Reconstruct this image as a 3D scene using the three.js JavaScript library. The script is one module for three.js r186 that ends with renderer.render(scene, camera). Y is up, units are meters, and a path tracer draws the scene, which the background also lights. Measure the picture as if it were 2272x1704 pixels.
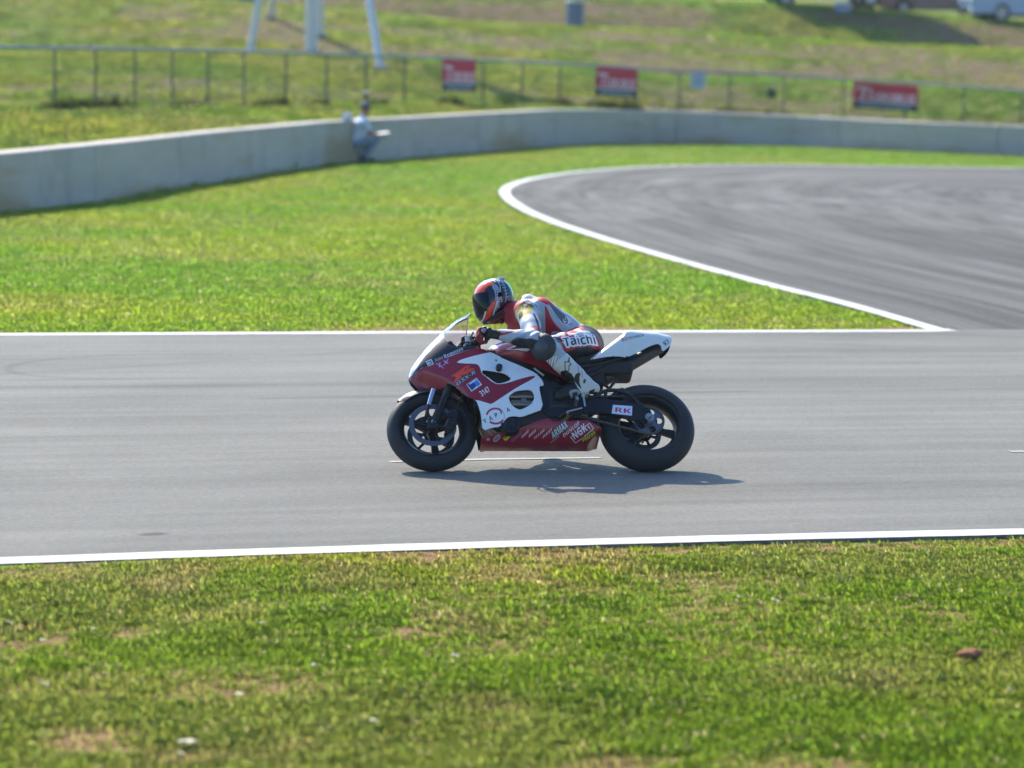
import * as THREE from 'three';
import { Sky } from 'three/addons/objects/Sky.js';
import { mergeGeometries, mergeVertices } from 'three/addons/utils/BufferGeometryUtils.js';
import { MarchingCubes } from 'three/addons/objects/MarchingCubes.js';
import { RoundedBoxGeometry } from 'three/addons/geometries/RoundedBoxGeometry.js';

// ---------------------------------------------------------------- camera, sky, sun, exposure
const scene = new THREE.Scene();
const camera = new THREE.PerspectiveCamera(14.103, 4 / 3, 0.5, 3000);   // a telephoto view from a low bank, panned with the motorcycle
camera.position.set(0, 3, 0);
camera.rotation.order = 'YXZ';
camera.rotation.set(-0.11878, 0, 0.01745);
camera.focus = 20.4;
camera.userData.fStop = 1.7;
const sunDir = new THREE.Vector3(-0.333, 0.616, -0.714).normalize();
const sky = new Sky();
sky.scale.setScalar(2500);
sky.name = 'sky'; sky.userData.kind = 'structure';
sky.material.uniforms.sunPosition.value.copy(sunDir);
sky.material.uniforms.turbidity.value = 4;
sky.material.uniforms.rayleigh.value = 1.6;
sky.material.uniforms.mieCoefficient.value = 0.005;
scene.add(sky);
scene.environmentIntensity = 0.2;
const sun = new THREE.DirectionalLight(new THREE.Color(1, 0.885, 0.68), 4.7);
sun.position.copy(sunDir).multiplyScalar(120).add(new THREE.Vector3(0, 0, -40));
sun.target.position.set(0, 0, -40);
sun.castShadow = true;
sun.shadow.mapSize.set(4096, 4096);
Object.assign(sun.shadow.camera, { left: -60, right: 60, top: 70, bottom: -70, near: 1, far: 320 });
scene.add(sun, sun.target);
const renderer = new THREE.WebGLRenderer({ antialias: true });
renderer.toneMapping = THREE.LinearToneMapping;
renderer.toneMappingExposure = 1.75;
renderer.shadowMap.enabled = true;
scene.fog = new THREE.FogExp2(new THREE.Color(0.80, 0.86, 0.92), 0.0004);

// ---------------------------------------------------------------- helpers
const V = (x, y, z) => new THREE.Vector3(x, y, z);
const lin = (r, g, b) => new THREE.Color().setRGB(r, g, b);
function rng(seed) { let a = seed >>> 0; return () => { a = (a + 0x6D2B79F5) | 0; let t = Math.imul(a ^ (a >>> 15), 1 | a); t = (t + Math.imul(t ^ (t >>> 7), 61 | t)) ^ t; return ((t ^ (t >>> 14)) >>> 0) / 4294967296; }; }
const hash = (x, y, s) => { let h = Math.imul(x | 0, 374761393) + Math.imul(y | 0, 668265263) + Math.imul(s | 0, 1442695041); h = Math.imul(h ^ (h >>> 13), 1274126177); return ((h ^ (h >>> 16)) >>> 0) / 4294967296; };
function noise(x, y, s = 0) {
  const xi = Math.floor(x), yi = Math.floor(y); let u = x - xi, v = y - yi; u = u * u * (3 - 2 * u); v = v * v * (3 - 2 * v);
  const a = hash(xi, yi, s), b = hash(xi + 1, yi, s), c = hash(xi, yi + 1, s), d = hash(xi + 1, yi + 1, s);
  return a + (b - a) * u + (c - a) * v + (a - b - c + d) * u * v;
}
function fbm(x, y, s = 0, o = 4) { let t = 0, a = 0.5, n = 0; for (let i = 0; i < o; i++) { t += a * noise(x, y, s + i * 17); n += a; x *= 2.03; y *= 2.03; a *= 0.5; } return t / n; }
const clamp = (x, a = 0, b = 1) => Math.min(b, Math.max(a, x));
const sstep = (a, b, x) => { const t = clamp((x - a) / (b - a)); return t * t * (3 - 2 * t); };
function tab(t, x) { if (x <= t[0][0]) return t[0][1]; for (let i = 1; i < t.length; i++) if (x <= t[i][0]) { const a = t[i - 1], b = t[i]; return a[1] + (b[1] - a[1]) * (x - a[0]) / (b[0] - a[0]); } return t[t.length - 1][1]; }
const names = {};
function numbered(n) { names[n] = (names[n] ?? -1) + 1; return names[n] ? `${n}_${String(names[n]).padStart(3, '0')}` : n; }
function M(name, geo, mat, parent = scene) { const m = new THREE.Mesh(geo, mat); m.name = parent === scene ? numbered(name) : name; m.castShadow = m.receiveShadow = true; parent.add(m); return m; }
function thing(name, label, category, pos = [0, 0, 0], group) { const g = new THREE.Group(); g.name = numbered(name); g.position.set(...pos); g.userData = { label, category }; if (group) g.userData.group = group; scene.add(g); return g; }
function part(name, parent) { const g = new THREE.Group(); g.name = name; parent.add(g); return g; }
const std = (c, roughness = 0.6, metalness = 0, extra = {}) => new THREE.MeshPhysicalMaterial({ color: c, roughness, metalness, ...extra });
function cyl(p0, p1, r0, r1 = r0, seg = 14) {
  const a = V(...p0), b = V(...p1), d = b.clone().sub(a), g = new THREE.CylinderGeometry(r1, r0, d.length(), seg);
  g.translate(0, d.length() / 2, 0); g.applyQuaternion(new THREE.Quaternion().setFromUnitVectors(V(0, 1, 0), d.normalize())); g.translate(a.x, a.y, a.z); return g;
}
const tube = (pts, r, n = 24, seg = 8) => new THREE.TubeGeometry(new THREE.CatmullRomCurve3(pts.map(p => V(...p))), n, r, seg);
const bx = (w, h, d, x = 0, y = 0, z = 0, r = 0) => { const g = r ? new RoundedBoxGeometry(w, h, d, 2, r) : new THREE.BoxGeometry(w, h, d); g.translate(x, y, z); return g; };
const merge = l => mergeGeometries(l.map(g => { g = g.index ? g.toNonIndexed() : g; for (const k of Object.keys(g.attributes)) if (!['position', 'normal', 'uv'].includes(k)) g.deleteAttribute(k); return g; }));
function canvas(w, h, paint) { const c = document.createElement('canvas'); c.width = w; c.height = h; const x = c.getContext('2d'); paint(x, w, h); const t = new THREE.CanvasTexture(c); t.colorSpace = THREE.SRGBColorSpace; t.anisotropy = 8; return t; }
function dataTex(w, h, f, srgb = true, repeat = true) {
  const d = new Uint8Array(w * h * 4), o = [0, 0, 0], enc = v => srgb ? (v <= 0.0031308 ? 12.92 * v : 1.055 * Math.pow(v, 1 / 2.4) - 0.055) : v;
  for (let j = 0; j < h; j++) for (let i = 0; i < w; i++) { f(i, j, o); const k = (j * w + i) * 4; d[k] = 255 * clamp(enc(o[0])); d[k + 1] = 255 * clamp(enc(o[1])); d[k + 2] = 255 * clamp(enc(o[2])); d[k + 3] = 255; }
  const t = new THREE.DataTexture(d, w, h); t.magFilter = THREE.LinearFilter; t.minFilter = THREE.LinearFilter; t.colorSpace = srgb ? THREE.SRGBColorSpace : THREE.NoColorSpace;
  t.wrapS = t.wrapT = repeat ? THREE.RepeatWrapping : THREE.ClampToEdgeWrapping; t.needsUpdate = true; return t;
}
// periodic grain for bump and tint, 512 px
const tnoise = (i, j, n, f, s) => { const x = i / n * f, y = j / n * f, xi = Math.floor(x), yi = Math.floor(y); let u = x - xi, v = y - yi; u = u * u * (3 - 2 * u); v = v * v * (3 - 2 * v); const h = (a, b) => hash(((a % f) + f) % f, ((b % f) + f) % f, s); return (h(xi, yi) * (1 - u) + h(xi + 1, yi) * u) * (1 - v) + (h(xi, yi + 1) * (1 - u) + h(xi + 1, yi + 1) * u) * v; };
const grainTex = dataTex(512, 512, (i, j, o) => { const v = 0.35 * tnoise(i, j, 512, 256, 1) + 0.3 * tnoise(i, j, 512, 128, 2) + 0.2 * tnoise(i, j, 512, 48, 3) + 0.15 * tnoise(i, j, 512, 12, 4); o[0] = o[1] = o[2] = v; }, false);
function smooth2(pts, n = 1, closed = true) { for (let k = 0; k < n; k++) { const o = []; const m = pts.length; for (let i = 0; i < (closed ? m : m - 1); i++) { const a = pts[i], b = pts[(i + 1) % m]; o.push([a[0] * 0.75 + b[0] * 0.25, a[1] * 0.75 + b[1] * 0.25], [a[0] * 0.25 + b[0] * 0.75, a[1] * 0.25 + b[1] * 0.75]); } if (!closed) { o[0] = pts[0]; o[o.length - 1] = pts[m - 1]; } pts = o; } return pts; }
function inPoly(p, x, y) { let c = false; for (let i = 0, j = p.length - 1; i < p.length; j = i++) { const a = p[i], b = p[j]; if ((a[1] > y) !== (b[1] > y) && x < (b[0] - a[0]) * (y - a[1]) / (b[1] - a[1]) + a[0]) c = !c; } return c; }
function nearPoly(p, x, y, closed = true) { let best = 1e9, bx_ = 0, by_ = 0; for (let i = 0; i < p.length - (closed ? 0 : 1); i++) { const a = p[i], b = p[(i + 1) % p.length], dx = b[0] - a[0], dy = b[1] - a[1]; const t = clamp(((x - a[0]) * dx + (y - a[1]) * dy) / (dx * dx + dy * dy + 1e-12)); const qx = a[0] + dx * t, qy = a[1] + dy * t, d = (x - qx) ** 2 + (y - qy) ** 2; if (d < best) { best = d; bx_ = qx; by_ = qy; } } return [Math.sqrt(best), bx_, by_]; }

// ---------------------------------------------------------------- terrain (y up, metres; the camera stands at x = z = 0)
const nearEdge = [[-40, -9.5], [-14, -13.9], [-8, -15.2], ...[[-2.7443,-16.5062],[-1.5633,-16.8768],[0.0162,-17.3291],[1.4844,-17.7079],[3.0334,-18.073]], [6, -18.62], [9, -19.0], [16, -19.6], [40, -20.5]];
const farEdge = [[-40, -21.0], [-14, -26.2], ...[[-4.71,-28.3581],[-0.5895,-29.2696],[3.9702,-30.1827]], [8, -31.0], [16, -32.3], [40, -35]];
const bendEdge = smooth2([[4.3, -29.2], ...[[4.0358,-30.2813],[3.4615,-32.8639],[2.801,-34.9631],[1.8037,-38.8612],[0.9065,-42.8187],[0.3172,-45.8959],[-0.0777,-48.9405],[-0.3015,-52.086],[-0.2265,-54.4444],[0.2325,-57.2132],[1.2447,-60.1387],[2.876,-62.88],[5.0686,-64.1081],[7.7578,-64.2889],[10.5381,-64.4787]], [14, -64.6], [20, -64.4]], 2, false);
const bendPoly = [...bendEdge, [20, -30.5]];
const wallLine = [[-40, -30], [-14, -36.5], [-10, -40.5], ...[[-7.5058,-45.215],[-6.3668,-48.7672],[-5.1815,-54.4524],[-3.6749,-61.443],[-2.2807,-64.2891],[-0.8158,-67.8278],[1.007,-71.8545],[3.8231,-74.4319],[6.7924,-73.9994],[9.4782,-71.6667],[11.5713,-70.8678]], [15, -70], [22, -69], [40, -68]];
const wallTop = [[-14, 0.84], [-7.5, 0.84], [-6.4, 0.87], [-5.2, 0.86], [-3.7, 0.82], [1, 0.82], [3.8, 0.76], [6.8, 0.69], [11.6, 0.65], [20, 0.62]];
const fenceLine = [[-40, -40], [-14, -54], [-9.62, -58], [-6.3, -66], [-2.6, -72], [1.9, -78], [4.1, -80], [6.6, -81], [8.8, -81], [12.8, -79], [20, -76], [40, -72]];
const fenceBase = [[-14, 1.08], [-9.6, 1.02], [-6.4, 0.92], [-2.7, 0.87], [1, 0.74], [4, 0.5], [6.6, 0.38], [9, 0.28], [12.8, 0.1], [20, 0]];
const fenceTopY = [[-14, 2.3], [-9.62, 2.22], [-6.18, 2.11], [-2.59, 1.97], [1.88, 1.74], [4.07, 1.61], [6.56, 1.55], [8.81, 1.46], [12.84, 1.27], [20, 1.1]];
const lipA = [[-18, 1.6], [-14.6, 1.61], [-8.43, 1.72], [-1.28, 1.56], [4.58, 1.25], [11.84, 1.09], [14.63, 0.94], [25, 0.8]];
const lipB = [[-25, 3.5], [-17.4, 3.38], [-11.7, 3.25], [-9.2, 3.2], [-3.8, 2.82], [-1.3, 2.66], [5.3, 2.48], [9.5, 2.23], [14.3, 2.12], [25, 1.8]];
const lipC = [[-25, 4.3], [-18.6, 4.12], [-2.4, 3.76], [5.6, 3.53], [10.7, 3.44], [14.1, 3.23], [18.1, 2.96], [30, 2.6]];
const bump = (x, z) => (fbm(x * 0.5, z * 0.35, 5, 4) - 0.5);
const wallPts = wallLine;
function behindWall(x, z) { const zw = tab(wallLine, x); if (Math.abs(z - zw) > 3) return zw - z; const q = nearPoly(wallPts, x, z, false); return z < zw ? q[0] : -q[0]; }
function groundH(x, z) {
  const zn = tab(nearEdge, x), zf = tab(farEdge, x), zw = tab(wallLine, x);
  if (z > zn - 0.3) return -0.006 - 0.014 * sstep(-0.8, 1.2, x) + 0.018 * Math.min(1, Math.max(0.1, z - zn)) * (fbm(x * 1.3, z * 1.3, 8, 3) - 0.35);
  if (z > zf + 0.3) return -0.06; if (z > zf - 0.3) return -0.012;
  const sw = behindWall(x, z), inf = inPoly(bendPoly, x, z) ? -0.06 : -0.012 + 0.06 * bump(x, z) * sstep(0, 3, zf - z);
  if (sw < 0.15) return inf;
  const d = -z, dW = -zw, dF = -tab(fenceLine, x), hF = tab(fenceBase, x), hB = Math.min(tab(wallTop, x) - 0.1, hF + 0.1);
  const a = tab(lipA, x), b = tab(lipB, x), c = tab(lipC, x), n = bump(x, z) * 0.22;
  if (d < dF) { const hb = hB + (hF - hB) * sstep(dW, dF, d) + n * 0.5; return inf + (hb - inf) * sstep(0.15, 0.29, sw); }
  if (d < 90) return hF + (a - hF) * sstep(dF + 1, 91, d) ** 0.9 + n * 0.8;
  if (d < 92.5) return a + n * 0.25;
  if (d < 105) return a + (b - a) * Math.pow((d - 92.5) / 12.5, 0.85) + n * (1 - ((d - 92.5) / 12.5) ** 4 * 0.8);
  if (d < 107.5) return b + n * 0.2;
  if (d < 112) return b + (c - b) * Math.pow((d - 107.5) / 4.5, 0.85) + n * 0.6;
  return c + (d - 112) * 0.012 + n * 0.4 + Math.max(0, d - 150) * 0.05;
}
// bare red clay (0..1): worn patches, a matter of the place, shared by the soil's colour and by where grass grows
function bare(x, z) {
  const d = -z, zn = tab(nearEdge, x), zw = tab(wallLine, x);
  const n = fbm(x * 0.9 + 3, z * 0.9, 31, 4), m = fbm(x * 0.25, z * 0.45, 41, 4);
  if (z > zn) {
    let v = sstep(0.55, 0.68, fbm(x * 0.75 + 9, z * 1.1 + 2, 51, 4)) * 0.75;
    const e = zn + 0.06 - z; if (Math.abs(e) < 0.35) v = Math.max(v, sstep(0.3, 0.02, Math.abs(e + 0.12)) * sstep(-2.4, -0.6, x + 2.2 * (n - 0.5)));
    for (const [px, pz, r] of clayPatches) { const q = Math.hypot((x - px) / r, (z - pz) / (r * 1.1)); v = Math.max(v, 0.92 * sstep(1.1, 0.5, q + 1.5 * (fbm(x * 2.6 + px, z * 4.2, 34, 4) - 0.5))); }
    return v;
  }
  if (z > zw) { const e = tab(farEdge, x) - z; return Math.max(sstep(0.6, 0.78, fbm(x * 0.35, z * 0.8, 61, 4)) * 0.4, 0.85 * sstep(0.9, 0.1, e + 0.9 * (n - 0.5)) * sstep(0.35, 0.55, noise(x * 0.7, 2, 19))); }
  const dF = -tab(fenceLine, x);
  if (d < dF) return sstep(0.58, 0.75, n) * 0.4;
  if (d < 90) return sstep(0.5, 0.66, m + 0.1 * sstep(80, 86, d) - 0.1 * sstep(87.5, 89, d)) * 0.8;
  if (d < 91.4) return 0.15 * n; if (d < 93.5) return 0.85 * sstep(0.35, 0.55, n + 0.08 + 0.015 * x);
  if (d < 104) return sstep(0.46, 0.58, m + 0.06 * sstep(102, 96, d) + 0.008 * x) * 0.92;
  if (d < 107.2) return sstep(0.75, 0.9, n) * 0.3;
  if (d < 111) return sstep(0.42, 0.55, m + 0.05) * 0.92;
  return sstep(0.55, 0.75, n) * 0.6;
}
const clayPatches = [[-0.454,-14.899],[-0.2541,-14.8059],[-1.8032,-14.7797],[-2.3411,-14.4617],[-1.658,-12.5339],[-1.2875,-13.5093],[0.851,-15.4767],[2.2148,-15.6008],[2.207,-14.5886],[0.3805,-12.2942],[1.1699,-12.3518]].map((p, i) => [p[0], p[1], [0.3, 0.34, 0.16, 0.42, 0.36, 0.4, 0.28, 0.3, 0.08, 0.35, 0.35][i]]);
const clay = [0.33, 0.175, 0.095], hillClay = [0.19, 0.125, 0.075], soil = [0.12, 0.1, 0.045];
function turf(x, z, out) {       // grass colour: green, yellowish and dry patches, brighter green along the terrace lips
  const far = z < tab(wallLine, x), n = fbm(x * 0.55, z * 0.55, 71, 4), p = fbm(x * 2.3, z * 2.3, 81, 3), q = fbm(x * 0.12 + 5, z * 0.2, 91, 3);
  const dry = sstep(0.52, 0.74, p * 0.55 + n * 0.45), yellow = sstep(0.42, 0.62, q * 0.6 + n * 0.4);
  const nearG = z > tab(nearEdge, x);
  let r = 0.126, g = 0.192, b = 0.017;
  if (!nearG) { r = 0.12; g = 0.205; b = 0.02; }
  if (far) { r = 0.125; g = 0.185; b = 0.024; }
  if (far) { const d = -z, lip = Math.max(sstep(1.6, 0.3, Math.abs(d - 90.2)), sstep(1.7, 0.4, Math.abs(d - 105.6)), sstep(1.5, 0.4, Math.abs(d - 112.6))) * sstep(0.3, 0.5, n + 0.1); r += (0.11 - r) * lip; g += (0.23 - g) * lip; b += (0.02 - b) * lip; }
  r += (0.05) * yellow; g += 0.018 * yellow; b += 0.002 * yellow;
  const dk = Math.min(1, dry * (nearG ? 0.65 : far ? 0.45 : 0.3) + (nearG ? 0.3 : 0.2) * sstep(0.45, 0.75, fbm(x * 0.45 + 8, z * 0.7, 95, 3))); r += (0.25 - r) * dk; g += (0.205 - g) * dk; b += (0.08 - b) * dk;
  out[0] = r; out[1] = g; out[2] = b;
}
{
  const xs = [], zs = [];
  for (const v of [-900, -400, -200, -100, -60, -42, -34, -30]) xs.push(v);
  for (let x = -26; x <= -12.01; x += 0.26) xs.push(x); for (let x = -12; x <= 14; x += 0.13) xs.push(x); for (let x = 14.2; x <= 26.01; x += 0.26) xs.push(x);
  for (const v of [30, 34, 42, 60, 100, 200, 400, 900]) xs.push(v);
  for (const v of [300, 60, 20, 4, -4, -8]) zs.push(v);
  for (let z = -10; z > -35;) { zs.push(z); z -= 0.16; }
  for (let z = -35; z > -122;) { zs.push(z); z -= z > -80 ? 0.2 : 0.34; }
  for (const v of [-124, -128, -134, -142, -155, -180, -220, -300, -450, -700, -1100, -1600]) zs.push(v);
  const nx = xs.length, nz = zs.length, P = new Float32Array(nx * nz * 3), Cc = new Float32Array(nx * nz * 3), U = new Float32Array(nx * nz * 2), I = [], t = [0, 0, 0];
  for (let j = 0; j < nz; j++) for (let i = 0; i < nx; i++) {
    const k = j * nx + i, x = xs[i], z = zs[j]; P[k * 3] = x; P[k * 3 + 1] = groundH(x, z); P[k * 3 + 2] = z; U[k * 2] = x / 1.7; U[k * 2 + 1] = z / 1.7;
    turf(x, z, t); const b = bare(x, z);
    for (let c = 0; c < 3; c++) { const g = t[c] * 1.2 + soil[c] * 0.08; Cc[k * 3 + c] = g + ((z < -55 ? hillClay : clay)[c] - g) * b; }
    if (i && j) I.push(k, k - nx, k - 1, k - 1, k - nx, k - nx - 1);
  }
  const g = new THREE.BufferGeometry(); g.setAttribute('position', new THREE.BufferAttribute(P, 3)); g.setAttribute('color', new THREE.BufferAttribute(Cc, 3)); g.setAttribute('uv', new THREE.BufferAttribute(U, 2)); g.setIndex(I); g.computeVertexNormals();
  const tint = dataTex(512, 512, (i, j, o) => { const v = 0.5 * tnoise(i, j, 512, 128, 21) + 0.3 * tnoise(i, j, 512, 50, 22) + 0.2 * tnoise(i, j, 512, 14, 23); o[0] = 0.62 + 0.5 * v; o[1] = 0.66 + 0.44 * v; o[2] = 0.55 + 0.5 * v; });
  const gm = M('ground', g, std(0xffffff, 0.95, 0, { vertexColors: true, map: tint, bumpMap: grainTex, bumpScale: 0.03, specularIntensity: 0.2 }));
  gm.userData = { kind: 'structure', label: 'green grass ground with red clay patches rising to a terraced hillside', category: 'ground' };
}
// ---------------------------------------------------------------- asphalt, laid as slabs with real edges
const trackDir = (x) => Math.atan2(tab(nearEdge, x + 1) - tab(nearEdge, x - 1), 2);
{
  const W = 2048, Hh = 1024, x0 = -15, x1 = 15, skids = [[1.8, 11.6, -0.5, 0.03], [2.6, 12.2, -0.62, 0.03], [3.4, 12.3, -0.45, 0.015], [3.0, 9.3, 0.25, -0.01], [-4.6, 9.0, 0.35, 0.05]];
  const map = dataTex(W, Hh, (i, j, o) => {
    const x = x0 + (x1 - x0) * i / W, v = j / Hh, zn = tab(nearEdge, x), zf = tab(farEdge, x), w = v * 12.4;
    let c = 0.19 + 0.055 * (fbm(x * 0.16, w * 1.6, 101, 4) - 0.5) + 0.06 * (fbm(x * 0.3, w * 6, 111, 3) - 0.5) + 0.055 * (hash(i, j, 7) - 0.5) + 0.05 * (fbm(x * 1.1, w * 0.9, 121, 3) - 0.5);
    c -= 0.035 * sstep(0.35, 0, Math.abs(w - 8.15)) * sstep(0.35, 0.6, fbm(x * 0.22, 3, 131, 2));       // rubbered-in line
    c -= 0.05 * Math.exp(-(((w - 7.3 - 0.03 * x) / 0.05) ** 2)) * sstep(0.3, 0.5, noise(x * 0.8, 9, 5));       // paving joint
    c -= 0.03 * Math.exp(-(((w - 9.9 - 0.02 * x) / 0.05) ** 2)) * sstep(0.3, 0.6, noise(x * 0.6, 4, 6));
    const s1 = Math.hypot(x + 3.1, (w - 9.6) * 1.2); c -= 0.035 * Math.exp(-(((s1 - 1.1) / 0.05) ** 2)) * sstep(-2.4, -3.6, x); // tyre scuff
    for (const [x0, w0, k, q] of skids) c -= 0.028 * Math.exp(-(((w - w0 - k * (x - x0) - q * (x - x0) ** 2) / 0.07) ** 2)) * sstep(x0 - 0.6, x0 + 0.8, x) * sstep(0.25, 0.55, noise(x * 1.3, x0, 8));       // rubber laid by tyres leaving the bend
    const pt = Math.hypot((x + 2.05) / 0.09, (w - 0.85) / 0.06); c -= 0.1 * sstep(1.3, 0.5, pt);
    o[0] = c * 1.05; o[1] = c; o[2] = c * 0.89;
  });
  map.wrapS = THREE.MirroredRepeatWrapping;
  const P = [], U = [], I = [], xs = []; for (let x = -40; x <= 40; x += 0.5) xs.push(x);
  xs.forEach((x, k) => { const zn = tab(nearEdge, x), zf = tab(farEdge, x); for (let r = 0; r <= 12; r++) { const v = r / 12; P.push(x, 0, zn + (zf - zn) * v); U.push((x - x0) / (x1 - x0), v); } P.push(x, -0.09, zn, x, 0, zn, x, 0, zf, x, -0.09, zf); U.push((x - x0) / 30, 0, (x - x0) / 30, 0.01, (x - x0) / 30, 0.99, (x - x0) / 30, 1);
    if (k) { const a = (k - 1) * 17, b = k * 17; for (const r of [0, 1, 2, 3, 4, 5, 6, 7, 8, 9, 10, 11, 13, 15]) I.push(a + r, b + r, b + r + 1, a + r, b + r + 1, a + r + 1); } });
  const g = new THREE.BufferGeometry(); g.setAttribute('position', new THREE.Float32BufferAttribute(P, 3)); g.setAttribute('uv', new THREE.Float32BufferAttribute(U, 2)); g.setIndex(I); g.computeVertexNormals();
  const bm = grainTex.clone(); bm.repeat.set(60, 24); bm.needsUpdate = true;
  M('race_track', g, std(0xffffff, 0.9, 0, { map, bumpMap: bm, bumpScale: 0.006, specularIntensity: 0.3 })).userData = { kind: 'structure', label: 'pale grey asphalt race track crossing the picture', category: 'track' };

  // the older, darker tarmac of the bend behind
  const bx0 = -2, bz0 = -66, bw = 22, bh = 38;
  const bmap = dataTex(1024, 1024, (i, j, o) => {
    const x = bx0 + bw * i / 1024, z = bz0 + bh * j / 1024, [d] = nearPoly(bendEdge, x, z, false), a = Math.atan2(z + 51, (x - 13) * 0.8);
    let c = 0.114 + 0.085 * (fbm(a * 3.2 + 7, d * 2.6, 141, 4) - 0.5) + 0.085 * (fbm(a * 7 + 3, d * 6.5, 151, 3) - 0.5) + 0.035 * (hash(i, j, 9) - 0.5);
    c -= 0.03 * sstep(3.4, 4.4, d) * sstep(7, 5.6, d) * sstep(-0.8, 0.6, z + 45);
    c += 0.04 * sstep(0.55, 0.75, fbm(a * 4, d * 1.3, 161, 3));
    o[0] = c * 1.05; o[1] = c; o[2] = c * 0.92;
  }, true, false);
  const sh = new THREE.Shape(bendPoly.map(p => new THREE.Vector2(p[0], -p[1])));
  const bg = new THREE.ExtrudeGeometry(sh, { depth: 0.08, bevelEnabled: false }); bg.rotateX(-Math.PI / 2); bg.translate(0, -0.084, 0);
  const pp = bg.attributes.position, uu = bg.attributes.uv; for (let i = 0; i < pp.count; i++) uu.setXY(i, (pp.getX(i) - bx0) / bw, (pp.getZ(i) - bz0) / bh);
  const bm2 = grainTex.clone(); bm2.repeat.set(30, 50); bm2.needsUpdate = true;
  M('bend_tarmac', bg, std(0xffffff, 0.9, 0, { map: bmap, bumpMap: bm2, bumpScale: 0.008, specularIntensity: 0.3 })).userData = { kind: 'structure', label: 'darker streaked tarmac of the bend behind the grass', category: 'track' };
}
// painted lines
const lineTex = dataTex(256, 32, (i, j, o) => { const v = 0.68 - 0.09 * fbm(i * 0.06, j * 0.2, 171, 3) - 0.08 * (hash(i, j, 3) > 0.86 ? 1 : 0); o[0] = v; o[1] = v * 0.99; o[2] = v * 0.96; });
const lineMat = std(0xffffff, 0.7, 0, { map: lineTex, bumpMap: grainTex, bumpScale: 0.004 });
function stripe(name, pts, w, y, side, label, mat = lineMat) {
  const P = [], U = [], I = []; let s = 0; const rr = rng(name.length * 7 + pts.length);
  const q = []; for (let i = 0; i < pts.length - 1; i++) { const a = pts[i], b = pts[i + 1], n = Math.max(1, Math.round(Math.hypot(b[0] - a[0], b[1] - a[1]) / 0.3)); for (let k = 0; k < n; k++) q.push([a[0] + (b[0] - a[0]) * k / n, a[1] + (b[1] - a[1]) * k / n]); } q.push(pts[pts.length - 1]);
  q.forEach((p, i) => { const a = q[Math.max(0, i - 1)], b = q[Math.min(q.length - 1, i + 1)], l = Math.hypot(b[0] - a[0], b[1] - a[1]), nx = -(b[1] - a[1]) / l, nz = (b[0] - a[0]) / l; if (i) s += Math.hypot(p[0] - q[i - 1][0], p[1] - q[i - 1][1]); const j0 = 0.012 * (rr() - 0.5), j1 = 0.012 * (rr() - 0.5);
    P.push(p[0] + nx * (side + j0), y, p[1] + nz * (side + j0), p[0] + nx * (side + w + j1), y, p[1] + nz * (side + w + j1)); U.push(s / 2, 0, s / 2, 1); if (i) I.push(i * 2 - 2, i * 2, i * 2 - 1, i * 2 - 1, i * 2, i * 2 + 1); });
  const g = new THREE.BufferGeometry(); g.setAttribute('position', new THREE.Float32BufferAttribute(P, 3)); g.setAttribute('uv', new THREE.Float32BufferAttribute(U, 2)); g.setIndex(I); g.computeVertexNormals();
  M(name, g, mat).userData = { kind: 'structure', label, category: 'line' };
}
stripe('edge_line', nearEdge, 0.2, 0.004, -0.205, 'white edge line along the near side of the track');
stripe('edge_line', farEdge.filter(p => p[0] < 4.2).concat([[4.25, -30.32]]), 0.19, 0.004, 0.01, 'white edge line along the far side of the track');
stripe('edge_line', bendEdge.filter(p => p[1] < -30.2), 0.18, 0.005, 0.0, 'white line curving round the edge of the bend');
const faded = std(0xffffff, 0.75, 0, { map: lineTex, color: lin(0.5, 0.5, 0.5) });
stripe('faded_line', [[-0.8197,-20.6264],[-0.6909,-20.6632],[-0.5253,-20.7046],[-0.1622,-20.8344],[0.2049,-20.9009],[0.6058,-20.9934]], 0.06, 0.004, 0, 'faded white paint dash under the motorcycle', faded);
stripe('faded_line', [[3.4995,-21.6621],[3.7108,-21.7112],[4.3814,-21.8866]], 0.07, 0.004, 0, 'short white paint dash at the right edge of the track', faded);

// ---------------------------------------------------------------- grass blades (nobody could count them)
function tuftGeo(blades, h, spread, w, seed) {
  const r = rng(seed), P = [], N = [], I = [];
  for (let b = 0; b < blades; b++) {
    const a = r() * 6.283, rad = spread * Math.sqrt(r()), x = Math.cos(a) * rad, z = Math.sin(a) * rad, f = r() * 6.283, lean = (0.4 + 1.3 * r()) * h, hh = h * (0.5 + 0.6 * r()), cx = Math.cos(f), cz = Math.sin(f), ww = w * (0.6 + 0.7 * r()), k = P.length / 3;
    P.push(x - cz * ww, 0, z + cx * ww, x + cz * ww, 0, z - cx * ww, x + cx * lean * 0.35 + cz * ww * 0.8, hh * 0.6, z + cz * lean * 0.35 - cx * ww * 0.8, x + cx * lean * 0.35 - cz * ww * 0.8, hh * 0.6, z + cz * lean * 0.35 + cx * ww * 0.8, x + cx * lean, hh, z + cz * lean);
    for (let q = 0; q < 5; q++) N.push(cx * 0.35, 0.85, cz * 0.35); I.push(k, k + 1, k + 2, k, k + 2, k + 3, k + 3, k + 2, k + 4);
  }
  const g = new THREE.BufferGeometry(); g.setAttribute('position', new THREE.Float32BufferAttribute(P, 3)); g.setAttribute('normal', new THREE.Float32BufferAttribute(N, 3)); g.setIndex(I); return g;
}
const bladeMat = new THREE.MeshPhysicalMaterial({ color: 0xffffff, roughness: 1, specularIntensity: 0.05, transmission: 0.5, thickness: 0, side: THREE.DoubleSide });
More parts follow.
